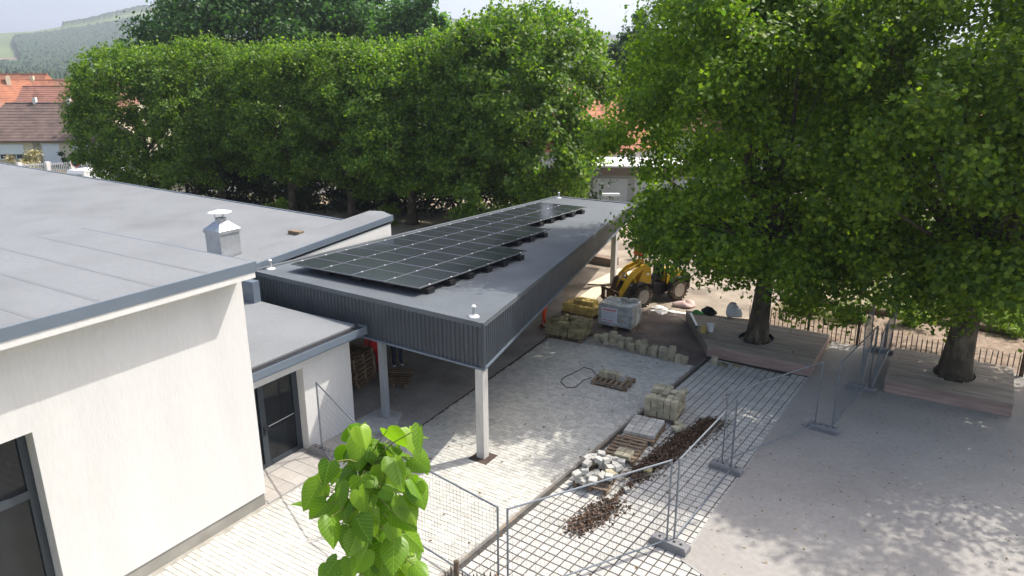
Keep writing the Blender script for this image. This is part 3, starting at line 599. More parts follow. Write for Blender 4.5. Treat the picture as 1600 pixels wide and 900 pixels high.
for r_ in range(4):
    for i in range(n): mb.f.append((r_*n+i,r_*n+(i+1)%n,(r_+1)*n+(i+1)%n,(r_+1)*n+i))
mb.f.append(tuple(4*n+i for i in range(n))); link('film', mb, FILM, wp)
link('printed_sheet', box(-.55,.1,-.553,-.55,.27,.86), mat('printed_sheet', (.62,.66,.70), .05, 5, .4), wp)
link('print_heading', box(-.5,.05,-.556,-.5535,.74,.80), mat('print_red', (.55,.16,.15), .1, 5, .5), wp); link('print_heading', box(-.5,-.05,-.556,-.5535,.33,.36), MATS['print_red'], wp)
for i in range(4): link('print_line', box(-.5,.05-.08*(i%2),-.556,-.5535,.66-.07*i,.675-.07*i), mat('print_grey', (.35,.37,.42), .1, 5, .5), wp)
for i in range(5): link('slat', box(-.7,.7,-.5+.22*i,-.4+.22*i,.11,.132), WOOD, wp)
for xx in (-.6,0,.6): link('foot_block', box(xx-.05,xx+.05,-.5,.5,0,.11), WOOD, wp)
for x, y in ((-10.55,25.2),(-10.15,25.3),(-10.28,25.12)): block(x,y,.99,rnd.uniform(0,1),BLOCKG,'grey block lying on top of the wrapped pallet','blocks on the wrapped pallet',(.24,.16,.1))
# pallets in the shade
for k in range(7):
    t = pallet(-15.75+rnd.gauss(0,.02),15.6+rnd.gauss(0,.02),.2+rnd.gauss(0,.02),k*.146,f'empty wooden pallet in the shade, {["lowest","second","third","fourth","fifth","sixth","topmost"][k]} of the stack under the canopy')
pallet(-14.6,16.35,.5,0,'single wooden pallet on the floor beside the stack under the canopy')

# painted sunlit patches, kerb, odds and ends in the work area
for pts, lab in ((((918,444),(950,446),(1000,428),(968,420)),'pale sheet painted as sunlit ground behind the loader forks'),(((900,468),(926,473),(950,449),(930,447)),'narrow pale sheet painted as sunlit ground left of the loader forks')):
    pl = [P(*q)[:2] for q in pts]; c = sum(pl)/4; o = link('sunlit_ground_sheet', MB().prism([tuple(p-c) for p in pl], .01, .035), SUNLIT); o.location = (*c,0); tag(o, lab, 'board')  # pale sheets stand in for sun patches on the ground, light put into the colour
mb = MB(); a, b = P(920,407), P(962,415); mb.bar((a[0],a[1],.17),(b[0],b[1],.17),.28,.2); tag(link('stone_kerb', mb, mat('brown_stone', (.22,.16,.12), .2, 3, .9, .4, 20)), 'long brown stone kerb block lying behind the far pillar', 'kerb')
rp = P(996,404); t = thing('red_barrier', 'red upright barrier board beside the leaves behind the loader', 'barrier', rp); 
for i in range(2): link('board', box(-.2+.22*i,-.0+.22*i,-.03,.03,.15,.95), RED, t)
for xx in (-.12,.12): link('leg', box(xx-.03,xx+.03,-.15,.15,0,.15), BLK, t)
mb = MB(); p0_ = P(1035,484)[:2]; pts = []
for i in range(40):
    a = i/40*2*math.pi; r = .55+.35*math.sin(3*a+1)+.2*math.sin(7*a); pts.append((p0_[0]+1.3*r*math.cos(a)*.9+.2, p0_[1]+.6*r*math.sin(a)))
tag(link('lime_spill', sheet(pts, -.004), mat('lime_powder', (.68,.66,.62), .12, 2, .95)), kind='stuff')
def bucket(p, label, m=WHITEP, s=1.):
    t = thing('bucket', label, 'bucket', p); link('body', MB().lathe([(.10*s,0),(.135*s,.26*s),(.145*s,.26*s),(.145*s,.28*s),(.125*s,.28*s),(.095*s,.02*s)], 20), m, t); link('handle', MB().tube([(.14*s*math.cos(a),-.01,.27*s-.1*s*math.sin(a)) for a in np.linspace(0,math.pi,9)], .005, 4), GALV, t)
bucket(P(1110,518,.42), 'white bucket standing on the left edge of the left deck')
t = thing('spirit_level', 'long white aluminium level lying along the left deck edge', 'tool', (*P(1084,500,.42)[:2],.424), 2.05); link('bar', box(-.75,.75,-.04,.04,0,.035), WHITEP, t); link('end_cap', box(.75,.78,-.042,.042,0,.037), BLK, t); link('end_cap', box(-.78,-.75,-.042,.042,0,.037), BLK, t)
def lump(p, r, m, name, label, cat, seed, flat=.5):
    r0 = np.random.default_rng(seed); mb = MB(); n, k = 14, 7; ph = r0.uniform(0,6,(4,))
    for i in range(k+1):
        th = math.pi/2*i/k
        for j in range(n):
            a = 2*math.pi*j/n; q = 1+.22*math.sin(2*a+ph[0])+.15*math.sin(3*a+ph[1]+th*2)+.1*math.sin(5*a+ph[2]+3*th); mb.v.append((r[0]*q*math.cos(th)*math.cos(a)*(1 if i else .9),r[1]*q*math.cos(th)*math.sin(a)*(1 if i else .9),r[2]*math.sin(th)*q))
    for i in range(k):
        for j in range(n): mb.f.append((i*n+j,i*n+(j+1)%n,(i+1)*n+(j+1)%n,(i+1)*n+j))
    mb.f.append(tuple(range(n-1,-1,-1))); mb.f.append(tuple(k*n+j for j in range(n)))
    o = link(name, mb, m, smooth=True); o.location = Vector([float(a) for a in p]); return tag(o, label, cat)
lump((*P(1108,490,.42)[:2],.42), (.30,.2,.22), BLK, 'tool_bag', 'black tool bag slumped at the back of the left deck', 'bag', 1)
lump((*P(1090,490,.42)[:2],.42), (.20,.13,.12), mat('green_plastic', (.08,.35,.08), .1, 5, .5), 'green_tub', 'small green plastic tub beside the black tool bag', 'tub', 2)
lump((*P(1146,494,.42)[:2],.42), (.28,.22,.42), WHITEP, 'rubble_sack', 'white rubble sack standing left of the trunk on the left deck', 'sack', 3)
lump((*P(1070,478)[:2],0), (.5,.35,.2), mat('pink_sack', (.50,.36,.33), .1, 4, .8), 'cement_bags', 'pinkish cement bags piled behind the left deck corner', 'sacks', 4)
t = thing('garden_hose', 'thin dark hose curling over the shaded plaza by the low pallet', 'hose', P(900,590)); t0 = P(900,590)
pts = [P(x,y,.015) for x,y in ((933,588),(925,577),(912,574),(895,583),(880,590),(876,597),(886,606),(899,605),(912,594),(924,590))]
link('hose', MB().tube(pts, .012, 6), BLK, t, t0)

# ---------------------------------------------------------------- wheel loader
fw, rw = P(1002,479), P(1058,468); hd = (fw-rw)[:2]; hd /= np.linalg.norm(hd); lf = np.array([-hd[1],hd[0]]); mid = (fw+rw)[:2]/2-lf*.58
ld = thing('wheel_loader', 'small yellow wheel loader with black body and pallet forks, partly under leaves', 'loader', (*mid,0), math.atan2(hd[1],hd[0]))
for sx in (1,-1):
    for sy in (1,-1):
        x, y, r = sx*.99, sy*.56, .47
        wv = link('wheel', MB().lathe([(.20,-.15),(r-.06,-.16),(r-.01,-.12),(r,-.06),(r,.06),(r-.01,.12),(r-.06,.16),(.20,.15)], 30, (x,y,r-.005), 'y'), RUBBER, ld)
        mb = MB()
        for k in range(20):
            a = 2*math.pi*k/20; ca, sa = math.cos(a), math.sin(a)
            for s2 in (-1,1): mb.obox((x+(r+.008)*ca,y+s2*.075,r-.005+(r+.008)*sa), (-.03*sa+.02*ca*0,0,.03*ca), (0,.075,0), (.028*ca,0,.028*sa))
        link('tread', mb, RUBBER, wv); link('rim', MB().lathe([(.29,-.155),(.28,-.165),(.25,-.11),(.12,-.08),(.12,.08),(.25,.11),(.28,.165),(.29,.155)], 24, (x,y,r-.005), 'y'), RIM, wv); link('hub', MB().lathe([(.10,-.12),(.10,.12)], 12, (x,y,r-.005), 'y'), RUST, wv)
        if sx > 0 or True:
            mb = MB(); arc = [(x+(r+.10)*math.cos(a),r+(r+.10)*math.sin(a)) for a in np.linspace(.3,2.7,9)]
            for (xa,za),(xb,zb) in zip(arc,arc[1:]): mb.obox(((xa+xb)/2,y,(za+zb)/2), ((xb-xa)/2,0,(zb-za)/2), (0,.17,0), (0,0,.012))
            link('fender', mb, BLK, ld)
link('chassis', MB().box(-1.55,.1,-.32,.32,.35,.75).box(.1,1.35,-.28,.28,.35,.85), BLK, ld)
link('counterweight', MB().prism([(-1.75,-.5),(-1.3,-.5),(-1.3,.5),(-1.75,.5)], .4, [1.05,1.2,1.2,1.05]), BLK, ld)
link('engine_hood', MB().prism([(-1.6,-.45),(-.45,-.45),(-.45,.45),(-1.6,.45)], .75, [1.15,1.35,1.35,1.15]), YEL, ld)
mb = MB()
for x, y in ((-.45,-.42),(-.45,.42),(.25,-.42),(.25,.42)): mb.bar((x,y,.75),(x*.95,y*.95,2.2),.03,.03,(1,0,0))
link('cab_frame', mb, BLK, ld); link('cab_roof', MB().prism([(-.6,-.5),(.4,-.5),(.4,.5),(-.6,.5)], 2.2, 2.27), BLK, ld)
link('seat', MB().box(-.4,.05,-.22,.22,.95,1.08).box(-.45,-.33,-.22,.22,1.08,1.6), BLK, ld); link('cab_floor', box(-.4,.6,-.4,.4,.76,.84), BLK, ld)
link('steering_column', MB().bar((.45,0,.84),(.3,0,1.3),.04,.04,(0,1,0)).lathe([(.17,1.29),(.17,1.32)], 16, (.28,0,0)), BLK, ld)
def plate(pts, y0, y1): 
    n = len(pts); return MB().add([(x,y0,z) for x,z in pts]+[(x,y1,z) for x,z in pts], [tuple(range(n)),tuple(range(2*n-1,n-1,-1))]+[(i,i+n,(i+1)%n+n,(i+1)%n) for i in range(n)])
for s in (1,-1):
    y0, y1 = (.27,.35) if s > 0 else (-.35,-.27)
    link('lift_arm', plate([(.35,1.72),(.48,1.86),(1.2,1.62),(1.55,1.35),(2.15,.50),(2.12,.30),(1.98,.34),(1.42,1.10),(1.1,1.38)], y0, y1), YEL, ld)
    y0, y1 = (.20,.26) if s > 0 else (-.26,-.20)
    link('tower_plate', plate([(.25,.85),(.95,.85),(.78,1.3),(.55,1.84),(.32,1.80)], y0, y1), YEL, ld)
    link('lift_cylinder', MB().tube([(.95,s*.22,.75),(1.25,s*.22,1.3)], .05, 10), YEL, ld); link('cylinder_rod', MB().tube([(1.2,s*.22,1.2),(1.4,s*.22,1.36)], .025, 8), GALV, ld)
link('tilt_cylinder', MB().tube([(.6,0,1.75),(1.5,0,1.45)], .055, 10), YEL, ld); link('tilt_rod', MB().tube([(1.45,0,1.46),(1.95,0,1.1)], .028, 8), GALV, ld); link('tilt_lever', plate([(1.85,1.35),(2.0,1.3),(2.22,.55),(2.1,.5)], -.08, .08), RUST, ld)
link('cross_tube', MB().tube([(1.6,-.3,1.15),(1.6,.3,1.15)], .06, 10), YEL, ld)
mb = MB(); 
for z in (.28,.72): mb.box(2.2,2.27,-.6,.6,z,z+.1)
for y in (-.58,-.2,.2,.5): mb.box(2.2,2.26,y,y+.08,.38,.72)
link('fork_carriage', mb, RUST, ld)
for s in (-.35,.35): link('fork', MB().box(2.27,2.31,s-.05,s+.05,.1,.8).box(2.31,3.2,s-.05,s+.05,.1,.14), RUST, ld)
link('front_lamp', MB().lathe([(.05,.0),(.07,.05)], 12, (.6,.42,1.3)), WHITEP, ld)

# ---------------------------------------------------------------- leaves
def tri_leaf(full=True):
    h = [(0,0,0),(.45,.1,-.10),(.26,.38,-.04),(.40,.74,-.12),(0,1,-.06)]
    v = h+[(-x,y,z) for x,y,z in h[1:4]]
    return np.array(v)-np.array((0,.45,0)), [(0,1,2,3,4),(0,4,7,6,5)]
def quad_leaf():
    return np.array([(0,-.5,0),(.42,.0,-.1),(0,.55,-.05),(-.42,.0,-.1)]), [(0,1,2),(0,2,3)]
def leaf_mesh(name, C, N, S, tmpl, r, hang=.4):
    tv, tf = tmpl; n = len(C)
    N = N/np.linalg.norm(N, axis=1, keepdims=True)
    D = r.normal(size=(n,3)); D[:,2] -= hang; D -= (D*N).sum(1)[:,None]*N; D /= np.linalg.norm(D, axis=1, keepdims=True)
    A = np.cross(D, N)
    V = C[:,None,:]+S[:,None,None]*(tv[None,:,0:1]*A[:,None,:]+tv[None,:,1:2]*D[:,None,:]+tv[None,:,2:3]*N[:,None,:])
    V = V.reshape(-1,3); k = len(tv); fl = [len(f) for f in tf]; nf = len(tf)
    idx = np.concatenate([np.array(f) for f in tf]); loops = (idx[None,:]+(np.arange(n)*k)[:,None]).ravel()
    tot = np.tile(fl, n); st = np.concatenate([[0], np.cumsum(tot)[:-1]])
    me = bpy.data.meshes.new(name); me.vertices.add(len(V)); me.vertices.foreach_set('co', V.astype(np.float32).ravel())
    me.loops.add(len(loops)); me.loops.foreach_set('vertex_index', loops.astype(np.int32))
    me.polygons.add(len(tot)); me.polygons.foreach_set('loop_start', st.astype(np.int32)); me.polygons.foreach_set('loop_total', tot.astype(np.int32))
    at = me.attributes.new('rnd', 'FLOAT', 'FACE'); at.data.foreach_set('value', np.repeat(np.clip(r.beta(1.1,2.2,n),0,1), nf).astype(np.float32))
    me.update(calc_edges=True); me.validate(); return me
def crown_points(r, R, ncl, per, sig, lump=.16, inner=.35, freq=3., boxy=2., zlow=-1., nb=None, bs=.2, taper=0., skirt=0):
    """leaves on twig clusters on boughs, inside an uneven superellipsoid -> centres, normals, cluster centres"""
    R = np.array(R); K = r.normal(size=(9,3))*freq; ph = r.uniform(0,6.28,9)
    def shell(n, inn):
        d = r.normal(size=(n,3)); d /= np.linalg.norm(d,axis=1,keepdims=True)
        f = 1+lump*np.sin(d@K.T+ph).sum(1)/2.2; se = (np.abs(d)**boxy).sum(1)**(-1/boxy)
        rad = f*se*(inn+(1-inn)*r.random(n))**(1/2.2); c = d*rad[:,None]
        if taper: c[:,:2] *= (1-taper*np.clip(c[:,2:3],0,1)**1.5)
        return c*R, d
    nb = nb or max(12, ncl//13)
    B, bd = shell(nb, inner)
    if skirt:
        a = r.uniform(0,6.283,skirt); q_ = np.sqrt(r.uniform(.04,.8,skirt)); sk = np.stack([R[0]*q_*np.cos(a)*.9+.25,R[1]*q_*np.sin(a),-R[2]*(.93-.22*q_**2-.14*r.random(skirt))],1)
        sd_ = np.stack([np.cos(a),np.sin(a),-.3+0*a],1); B = np.concatenate([B,sk]); bd = np.concatenate([bd,sd_]); nb += skirt
    bi = r.integers(0, nb, ncl); q = r.normal(size=(ncl,3)); q /= np.linalg.norm(q,axis=1,keepdims=True)
    bsz = bs*R.mean()*r.uniform(.65,1.35,nb); C = B[bi]+q*(bsz[bi]*r.random(ncl)**.45)[:,None]*np.array([1,1,.8])
    n = ncl*per; ci = np.repeat(np.arange(ncl), per)
    pts = C[ci]+r.normal(size=(n,3))*sig*np.array([1,1,.75])
    N = .35*bd[bi][ci]+.55*q[ci]+np.array([0,0,.55])+.6*r.normal(size=(n,3))
    return pts, N, C
def trunk_mb(r, h, r0, top, nl, C, z0=0., flare=1.5):
    """tapered trunk plus limbs out to some cluster centres (C relative to crown centre top)"""
    mb = MB(); pts, rad = [], []
    for i in range(9):
        t = i/8; pts.append((.12*math.sin(3*t)*t, .1*math.sin(2.3*t+1)*t, z0+h*t)); rad.append(r0*(1-.45*t)*(1+(flare-1)*math.exp(-t*12)))
    mb.tube(pts, rad, 14); lim = MB()
    sel = r.choice(len(C), min(nl, len(C)), replace=False)
    for s in sel:
        e = np.array(top)+C[s]*.92; b = np.array(pts[-1])*r.uniform(.7,1.); b[:2] = np.array(pts[-1])[:2]
        m1 = b*.6+e*.4+np.array([0,0,.8])*r.random()+r.normal(size=3)*.2; q = r0*r.uniform(.12,.3)
        lim.tube([b,(b+m1)/2+r.normal(size=3)*.1,m1,(m1+e)/2+r.normal(size=3)*.15,e], [q*1.3,q,q*.7,q*.4,q*.12], 6)
    return mb, lim
PLANE = leafmat('plane_leaf', (.060,.13,.014), (.29,.38,.022), .54)
PLANE2 = leafmat('plane_leaf_row', (.042,.108,.016), (.27,.37,.035), .46)
ROBIN = leafmat('acacia_leaf', (.04,.115,.03), (.12,.23,.045), .45)
DARKL = leafmat('dark_tree_leaf', (.035,.075,.03), (.08,.14,.05), .35)
HEDGE = leafmat('hedge_leaf', (.018,.036,.012), (.04,.07,.02), .2)
LIMEL = leafmat('bright_shrub_leaf', (.14,.22,.03), (.25,.32,.05), .4)
CATAL = leafmat('catalpa_leaf', (.085,.19,.012), (.21,.33,.02), .42, .38)
GRASSM = leafmat('grass_blade', (.10,.16,.03), (.22,.26,.07), .3)
def big_tree(x, y, z0, R, cz, seed, label, ncl, per, th, tr, off=(0,0), leaf=.14):
    r = np.random.default_rng(seed)
    t = thing('plane_tree', label, 'tree', (x,y,z0), 0, 'large plane trees on decks')
    pts, N, C = crown_points(r, R, ncl, per, .26, .10, .10, 2.6, 2.9, nb=230, bs=.165, taper=.38, skirt=55)
    top = np.array([off[0],off[1],cz]); S = leaf*r.uniform(.65,1.25,len(pts))
    link('crown', leaf_mesh('crown', pts+top, N, S, tri_leaf(), r), PLANE, t)
    tm, lm = trunk_mb(r, th, tr, top, 60, C, -.35); tk = link('trunk', tm, BARK, t, smooth=True); link('limbs', lm, BARK, tk, smooth=True)
    return t
big_tree(*T1, .35, (5.7,4.8,6.4), 8.25, 11, 'large plane tree on the left wooden deck, overhanging the loader', 3400, 36, 4.2, .38, (-.75,.75))
big_tree(*T2, .35, (6.0,5.4,6.4), 8.75, 12, 'large plane tree on the right wooden deck, cut by the right edge', 3400, 34, 4.4, .47, (.2,.4))

# ---------------------------------------------------------------- row of plane trees behind
def row_mesh(seed, R):
    r = np.random.default_rng(seed); pts, N, C = crown_points(r, R, 1800, 26, .23, .12, .40, 2.6, 2.8, nb=210, bs=.15)
    # upright shoots over the top
    k = 300; a = r.uniform(0,6.28,k); q = np.sqrt(r.random(k))*.92; sx, sy = R[0]*q*np.cos(a), R[1]*q*np.sin(a); sz = R[2]*(1-q**2.8)**(1/2.8)*.96
    m = 15; ln = r.uniform(.3,1.25,k); tt = r.random((k,m)); sp = np.stack([np.repeat(sx,m),np.repeat(sy,m),np.repeat(sz,m)+(tt*ln[:,None]).ravel()],1)+r.normal(size=(k*m,3))*.13
    sn = r.normal(size=(k*m,3))+np.array([0,0,.5])
    P_, N_ = np.concatenate([pts,sp]), np.concatenate([N,sn]); S = .20*r.uniform(.65,1.25,len(P_))
    return leaf_mesh('crown', P_, N_, S, quad_leaf(), r), C
RR = (4.3,4.3,4.75); RM = [row_mesh(s, RR) for s in (21,22,23)]
for i, (px_, dep, top, sc) in enumerate(((236,54,84,1.02),(345,52.5,74,.94),(455,50,80,.94),(548,48.5,75,.92),(642,47,78,.95),(735,46,60,.97),(822,44.5,34,1.18))):
    g = Q(px_, 300, dep); ztop = Q(px_, top, dep)[2]; r = np.random.default_rng(40+i)
    t = thing('plane_tree', f'{["leftmost","second","third","fourth","fifth","sixth","rightmost and tallest"][i]} plane tree of the clipped row behind the flat roofs'+('' if i in (0,6) else ', counted from the left'), 'tree', (g[0],g[1],0), 0, 'clipped row of plane trees')
    me, C = RM[i%3]; cz = ztop-RR[2]*sc*1.02
    o = link('crown', me, PLANE2, t); o.location.z = cz; o.scale = (sc,sc,sc*(1.0 if i < 6 else 1.02)); o.rotation_euler.z = 1.3*i
    tm, lm = trunk_mb(r, cz-1.0, .30, (0,0,cz), 14, C*.9, 0); tk = link('trunk', tm, BARK, t, smooth=True); link('limbs', lm, BARK, tk, smooth=True)
# dark hedge added to give the deep shade behind the trunks
def leafy(name, label, cat, loc, R, n, per, size, m, seed, sig=.25, rz=0., boxy=2.4, group=None, trunk=None, tmpl=None, inner=.4, lump=.14):
    r = np.random.default_rng(seed); t = thing(name, label, cat, loc, rz, group); pts, N, C = crown_points(r, R, n, per, sig, lump, inner, 2.6, boxy)
    cz = trunk if trunk else R[2]*.92
    link('crown' if trunk else 'foliage', leaf_mesh('foliage', pts+np.array([0,0,cz]), N, size*r.uniform(.6,1.3,len(pts)), tmpl or quad_leaf(), r), m, t)
    if trunk:
        tm, lm = trunk_mb(r, cz*.8, R[0]*.06+.05, (0,0,cz), 18, C, 0); tk = link('trunk', tm, BARK, t, smooth=True); link('limbs', lm, BARK, tk, smooth=True)
    else: link('stem', MB().tube([(0,0,-.03),(0,0,cz)], [.05,.02], 6), BARK, t)
    return t
h0, h1 = Q(320,300,57), Q(900,300,48.5); hm = (h0+h1)/2; hl = np.linalg.norm((h1-h0)[:2])/2
leafy('hedge', 'tall dark hedge added for deep shade behind the trunks of the tree row', 'hedge', (hm[0],hm[1],0), (hl,1.1,2.1), 3600, 16, .22, HEDGE, 61, .3, math.atan2(h1[1]-h0[1],h1[0]-h0[0]), 6)
for x, y, s, sz, lab in ((428,316,46,.7,'small bright green shrub poking up behind the pale roof edge'),(608,323,47,.8,'small bright green shrub glimpsed between row trunks right of the roof end')):
    g = Q(x, y, s); leafy('bright_shrub', lab, 'shrub', (g[0],g[1],0), (sz,sz,g[2]/1.9), 90, 12, .16, LIMEL, 70+x, .15)

# tall trees and others in the background
def bg_tree(px_, ytop, ybot, dep, rpx, label, m, seed, n=700, size=.42, trunkz=None, name='background_tree', group='background trees'):
    g = Q(px_, 300, dep); zt, zb = Q(px_, ytop, dep)[2], Q(px_, ybot, dep)[2]; R = rpx/FPX*dep
    return leafy(name, label, 'tree', (g[0],g[1],0), (R,R,(zt-zb)/2), n, 20, size, m, seed, R*.085, 0, 2.2, group, (zt+zb)/2, inner=.25, lump=.2)
bg_tree(340, -60, 200, 84, 105, 'tall loose acacia tree rising behind the left of the row', ROBIN, 81, 1500)
bg_tree(470, -95, 200, 88, 125, 'tallest broad acacia tree rising behind the middle of the row', ROBIN, 82, 1900)
bg_tree(570, -50, 200, 86, 85, 'medium acacia tree between the tallest one and the low right one', ROBIN, 83, 1300)
bg_tree(655, -12, 200, 82, 62, 'lower acacia tree behind the row, right of the tall ones', ROBIN, 84, 1100)
bg_tree(990, 30, 190, 78, 46, 'grey green tree behind the orange roofed house', DARKL, 85, 1100)
bg_tree(1062, 55, 200, 85, 50, 'dark tree behind the crown of the left deck tree', DARKL, 86, 400)
bg_tree(1330, 60, 260, 70, 80, 'dark tree seen through the crowns of the deck trees', DARKL, 87, 500)
bg_tree(1520, 50, 260, 66, 90, 'dark tree behind the right deck tree', DARKL, 88, 500)
bg_tree(1180, 70, 260, 75, 70, 'dark tree behind the trunk of the left deck tree', DARKL, 89, 500)
for i, (px_, py_, sz) in enumerate(((1255,486,.5),(1330,500,.42),(1425,505,.6),(1475,492,.5),(1575,520,.55))):
    g = P(px_, py_); leafy('low_shrub', f'{ORD[i]} low green shrub from the left in the mulch bed behind the pickets', 'shrub', (g[0],g[1],0), (sz*1.3,sz,sz*.7), 60, 14, .13, GRASSM if i % 2 else LIMEL, 300+i, .14, group='low shrubs in the mulch bed')
r = np.random.default_rng(100); tp = []
for px_ in (1235,1275,1295,1320,1345,1390,1415,1440,1490,1520,1540,1580,1600):
    g = P(px_, 495+rnd.uniform(-14,16)); s_ = rnd.uniform(.35,.7); n = 260; tp.append(np.stack([g[0]+r.normal(0,s_*.5,n),g[1]+r.normal(0,s_*.35,n),r.random(n)*.3],1))
tp = np.concatenate(tp); tag(link('grass_tufts', leaf_mesh('grass_tufts', tp, r.normal(size=(len(tp),3))*np.array([1,1,.25]), .16*r.uniform(.6,1.3,len(tp)), (np.array([(-.09,-.5,0),(.09,-.5,0),(0,.6,0)]),[(0,1,2)]), r, -2.5), GRASSM), kind='stuff')
mb = MB(); a, b = (-6,31.8), (15,31.5); mb.tube([(a[0],a[1],.1),((a[0]+b[0])/2,31.72,.11),(b[0],b[1],.1)], .16, 10); tag(link('log_edging', mb, STAKE), 'long brown log edging at the back of the mulch bed', 'log')
r = np.random.default_rng(5); n = 5200
g_ = np.stack([r.uniform(-6,16,n),r.uniform(32.2,44,n),np.zeros(n)+.1],1)
tag(link('lawn', leaf_mesh('lawn', g_, r.normal(size=(n,3))*np.array([1,1,.3]), .4*r.uniform(.6,1.3,n), (np.array([(-.12,-.5,0),(.12,-.5,0),(0,.6,0)]),[(0,1,2)]), r, -2), GRASSM), kind='stuff')

# leaf litter heap on the strip, fallen leaves
LIT = leafmat('dry_litter', (.045,.028,.016), (.17,.095,.05), .1)
r = np.random.default_rng(9); hp = []
for (ax,ay),(bx_,by_),w0,w1,n in (((-6.05,12.2),(-5.75,13.6),.2,.28,1700),((-5.85,13.5),(-5.6,15.3),.08,.1,350),((-5.75,14.9),(-5.3,17.6),.2,.3,3800),((-5.35,17.3),(-4.95,18.9),.3,.28,2800)):
    t_ = r.random(n); wd = w0+(w1-w0)*t_; q = r.normal(size=n)*.5; hp.append(np.stack([ax+(bx_-ax)*t_+q*wd*1.3, ay+(by_-ay)*t_+r.normal(size=n)*.12, np.abs(r.normal(size=n))*.02+.07*np.exp(-(q*1.6)**2)*r.random(n)],1))
hp = np.concatenate(hp); nn = r.normal(size=(len(hp),3))*.6+np.array([0,0,1])
tag(link('leaf_litter', leaf_mesh('leaf_litter', hp, nn, .055*r.uniform(.4,1.7,len(hp)), quad_leaf(), r), LIT), kind='stuff')
n = 480; fl = np.stack([r.uniform(-12,4,n),r.uniform(10,28,n),np.zeros(n)+.012],1)
fl = np.concatenate([fl, np.stack([r.uniform(-11,-7,260),r.uniform(23.4,27,260),np.zeros(260)+.01],1), np.stack([r.uniform(-8,2.2,240),r.uniform(23.7,26.8,240),np.zeros(240)+.445],1)]); 
keep = ~((fl[:,2] > .4) & (((fl[:,0] > -3.3)&(fl[:,0] < -1.1)) | (fl[:,0] < -6.6-.55*(fl[:,1]-23.6)))) ; fl = fl[keep]
fl = fl[~((fl[:,2] < .1)&(fl[:,1] > 23.5)&(fl[:,0] > -8))]
tag(link('fallen_leaves', leaf_mesh('fallen_leaves', fl, r.normal(size=(len(fl),3))*.15+np.array([0,0,1]), .07*r.uniform(.4,1.5,len(fl)), quad_leaf(), r), leafmat('fallen_leaf', (.10,.06,.025), (.35,.22,.09), .15)), kind='stuff')

# ---------------------------------------------------------------- young large-leaved tree in the foreground
def heart_mesh(seed):
    r = np.random.default_rng(seed); mb = MB(); k = 9; prof = [(0,0),(.10,-.12),(.30,-.14),(.45,.02),(.50,.25),(.42,.52),(.26,.78),(.10,.97),(0,1.08)]
    rows = [0,.25,.5,.75,1.]
    cup, dr, ph = r.uniform(.25,.55), r.uniform(.25,.6), r.uniform(0,6)
    def zz(x, y): return -cup*abs(x)**1.3*.9-dr*max(y,0)**1.8*.45+.028*math.sin(9*y+ph)*abs(x)*2+.02*math.sin(14*x+ph)
    for s in (1,-1):
        for x, y in prof:
            for t in rows: X = s*x*t; Y = y if t > 0 else max(y,0) if y < 0 else y; Y = y*t+(max(y,0))*(1-t); mb.v.append((X,Y,zz(X,Y)))
    m = len(rows)
    for s in range(2):
        o = s*len(prof)*m
        for i in range(len(prof)-1):
            for j in range(m-1):
                f = (o+i*m+j,o+i*m+j+1,o+(i+1)*m+j+1,o+(i+1)*m+j); mb.f.append(f if s else f[::-1])
    me = mb.mesh('leaf'); at = me.attributes.new('rnd','FLOAT','FACE'); at.data.foreach_set('value',[float(r.uniform(.1,.9))]*len(me.polygons)); me.materials.append(CATAL); me.polygons.foreach_set('use_smooth',[True]*len(me.polygons)); return me
_n, _l = CATAL.node_tree.nodes, CATAL.node_tree.links
_tc = _n.new('ShaderNodeTexCoord'); _sx = _n.new('ShaderNodeSeparateXYZ'); _l.new(_tc.outputs['Object'], _sx.inputs[0])
def _m(op, a, b=None, c=None):
    t = _n.new('ShaderNodeMath'); t.operation = op
    for i, v in enumerate((a, b, c)):
        if v is None: continue
        if isinstance(v, (int, float)): t.inputs[i].default_value = v
        else: _l.new(v, t.inputs[i])
    return t.outputs[0]
_ax = _m('ABSOLUTE', _sx.outputs[0]); _side = _m('PINGPONG', _m('SUBTRACT', _sx.outputs[1], _m('MULTIPLY', _ax, .8)), .085)
_vein = _m('MAXIMUM', _m('LESS_THAN', _ax, .012), _m('LESS_THAN', _side, .009)); _hs = [x for x in _n if x.type == 'HUE_SAT'][0]
_vm = _n.new('ShaderNodeMix'); _vm.data_type = 'RGBA'; _l.new(_vein, _vm.inputs['Factor']); _l.new(_hs.outputs[0], _vm.inputs['A']); _vm.inputs['B'].default_value = (.20,.34,.04,1)
for _x in list(_hs.outputs[0].links):
    if _x.to_node != _vm: _to = _x.to_socket; _l.new(_vm.outputs['Result'], _to)
_bb = _n.new('ShaderNodeBump'); _bb.inputs['Strength'].default_value = .35; _bb.inputs['Distance'].default_value = .03; _l.new(_m('MINIMUM', _side, .06), _bb.inputs['Height']); _l.new(_bb.outputs[0], _n['Principled BSDF'].inputs['Normal'])
HM = [heart_mesh(s) for s in range(8)]
DEP = 7.2; c0 = Q(578,780,DEP); ct = thing('young_tree', 'young tree with large bright green heart shaped leaves in the foreground', 'tree', (c0[0],c0[1],0)); KO = (c0[0],c0[1],0)
topz = Q(580,690,DEP)[2]
stem = [(c0[0]+.03*math.sin(i),c0[1]+.03*math.cos(1.7*i),topz*i/10*.98) for i in range(11)]
trk = link('trunk', MB().tube(stem, [.05*(1-.07*i) for i in range(11)], 8), mat('young_bark', (.12,.10,.05), .2, 8, .8), ct, KO)
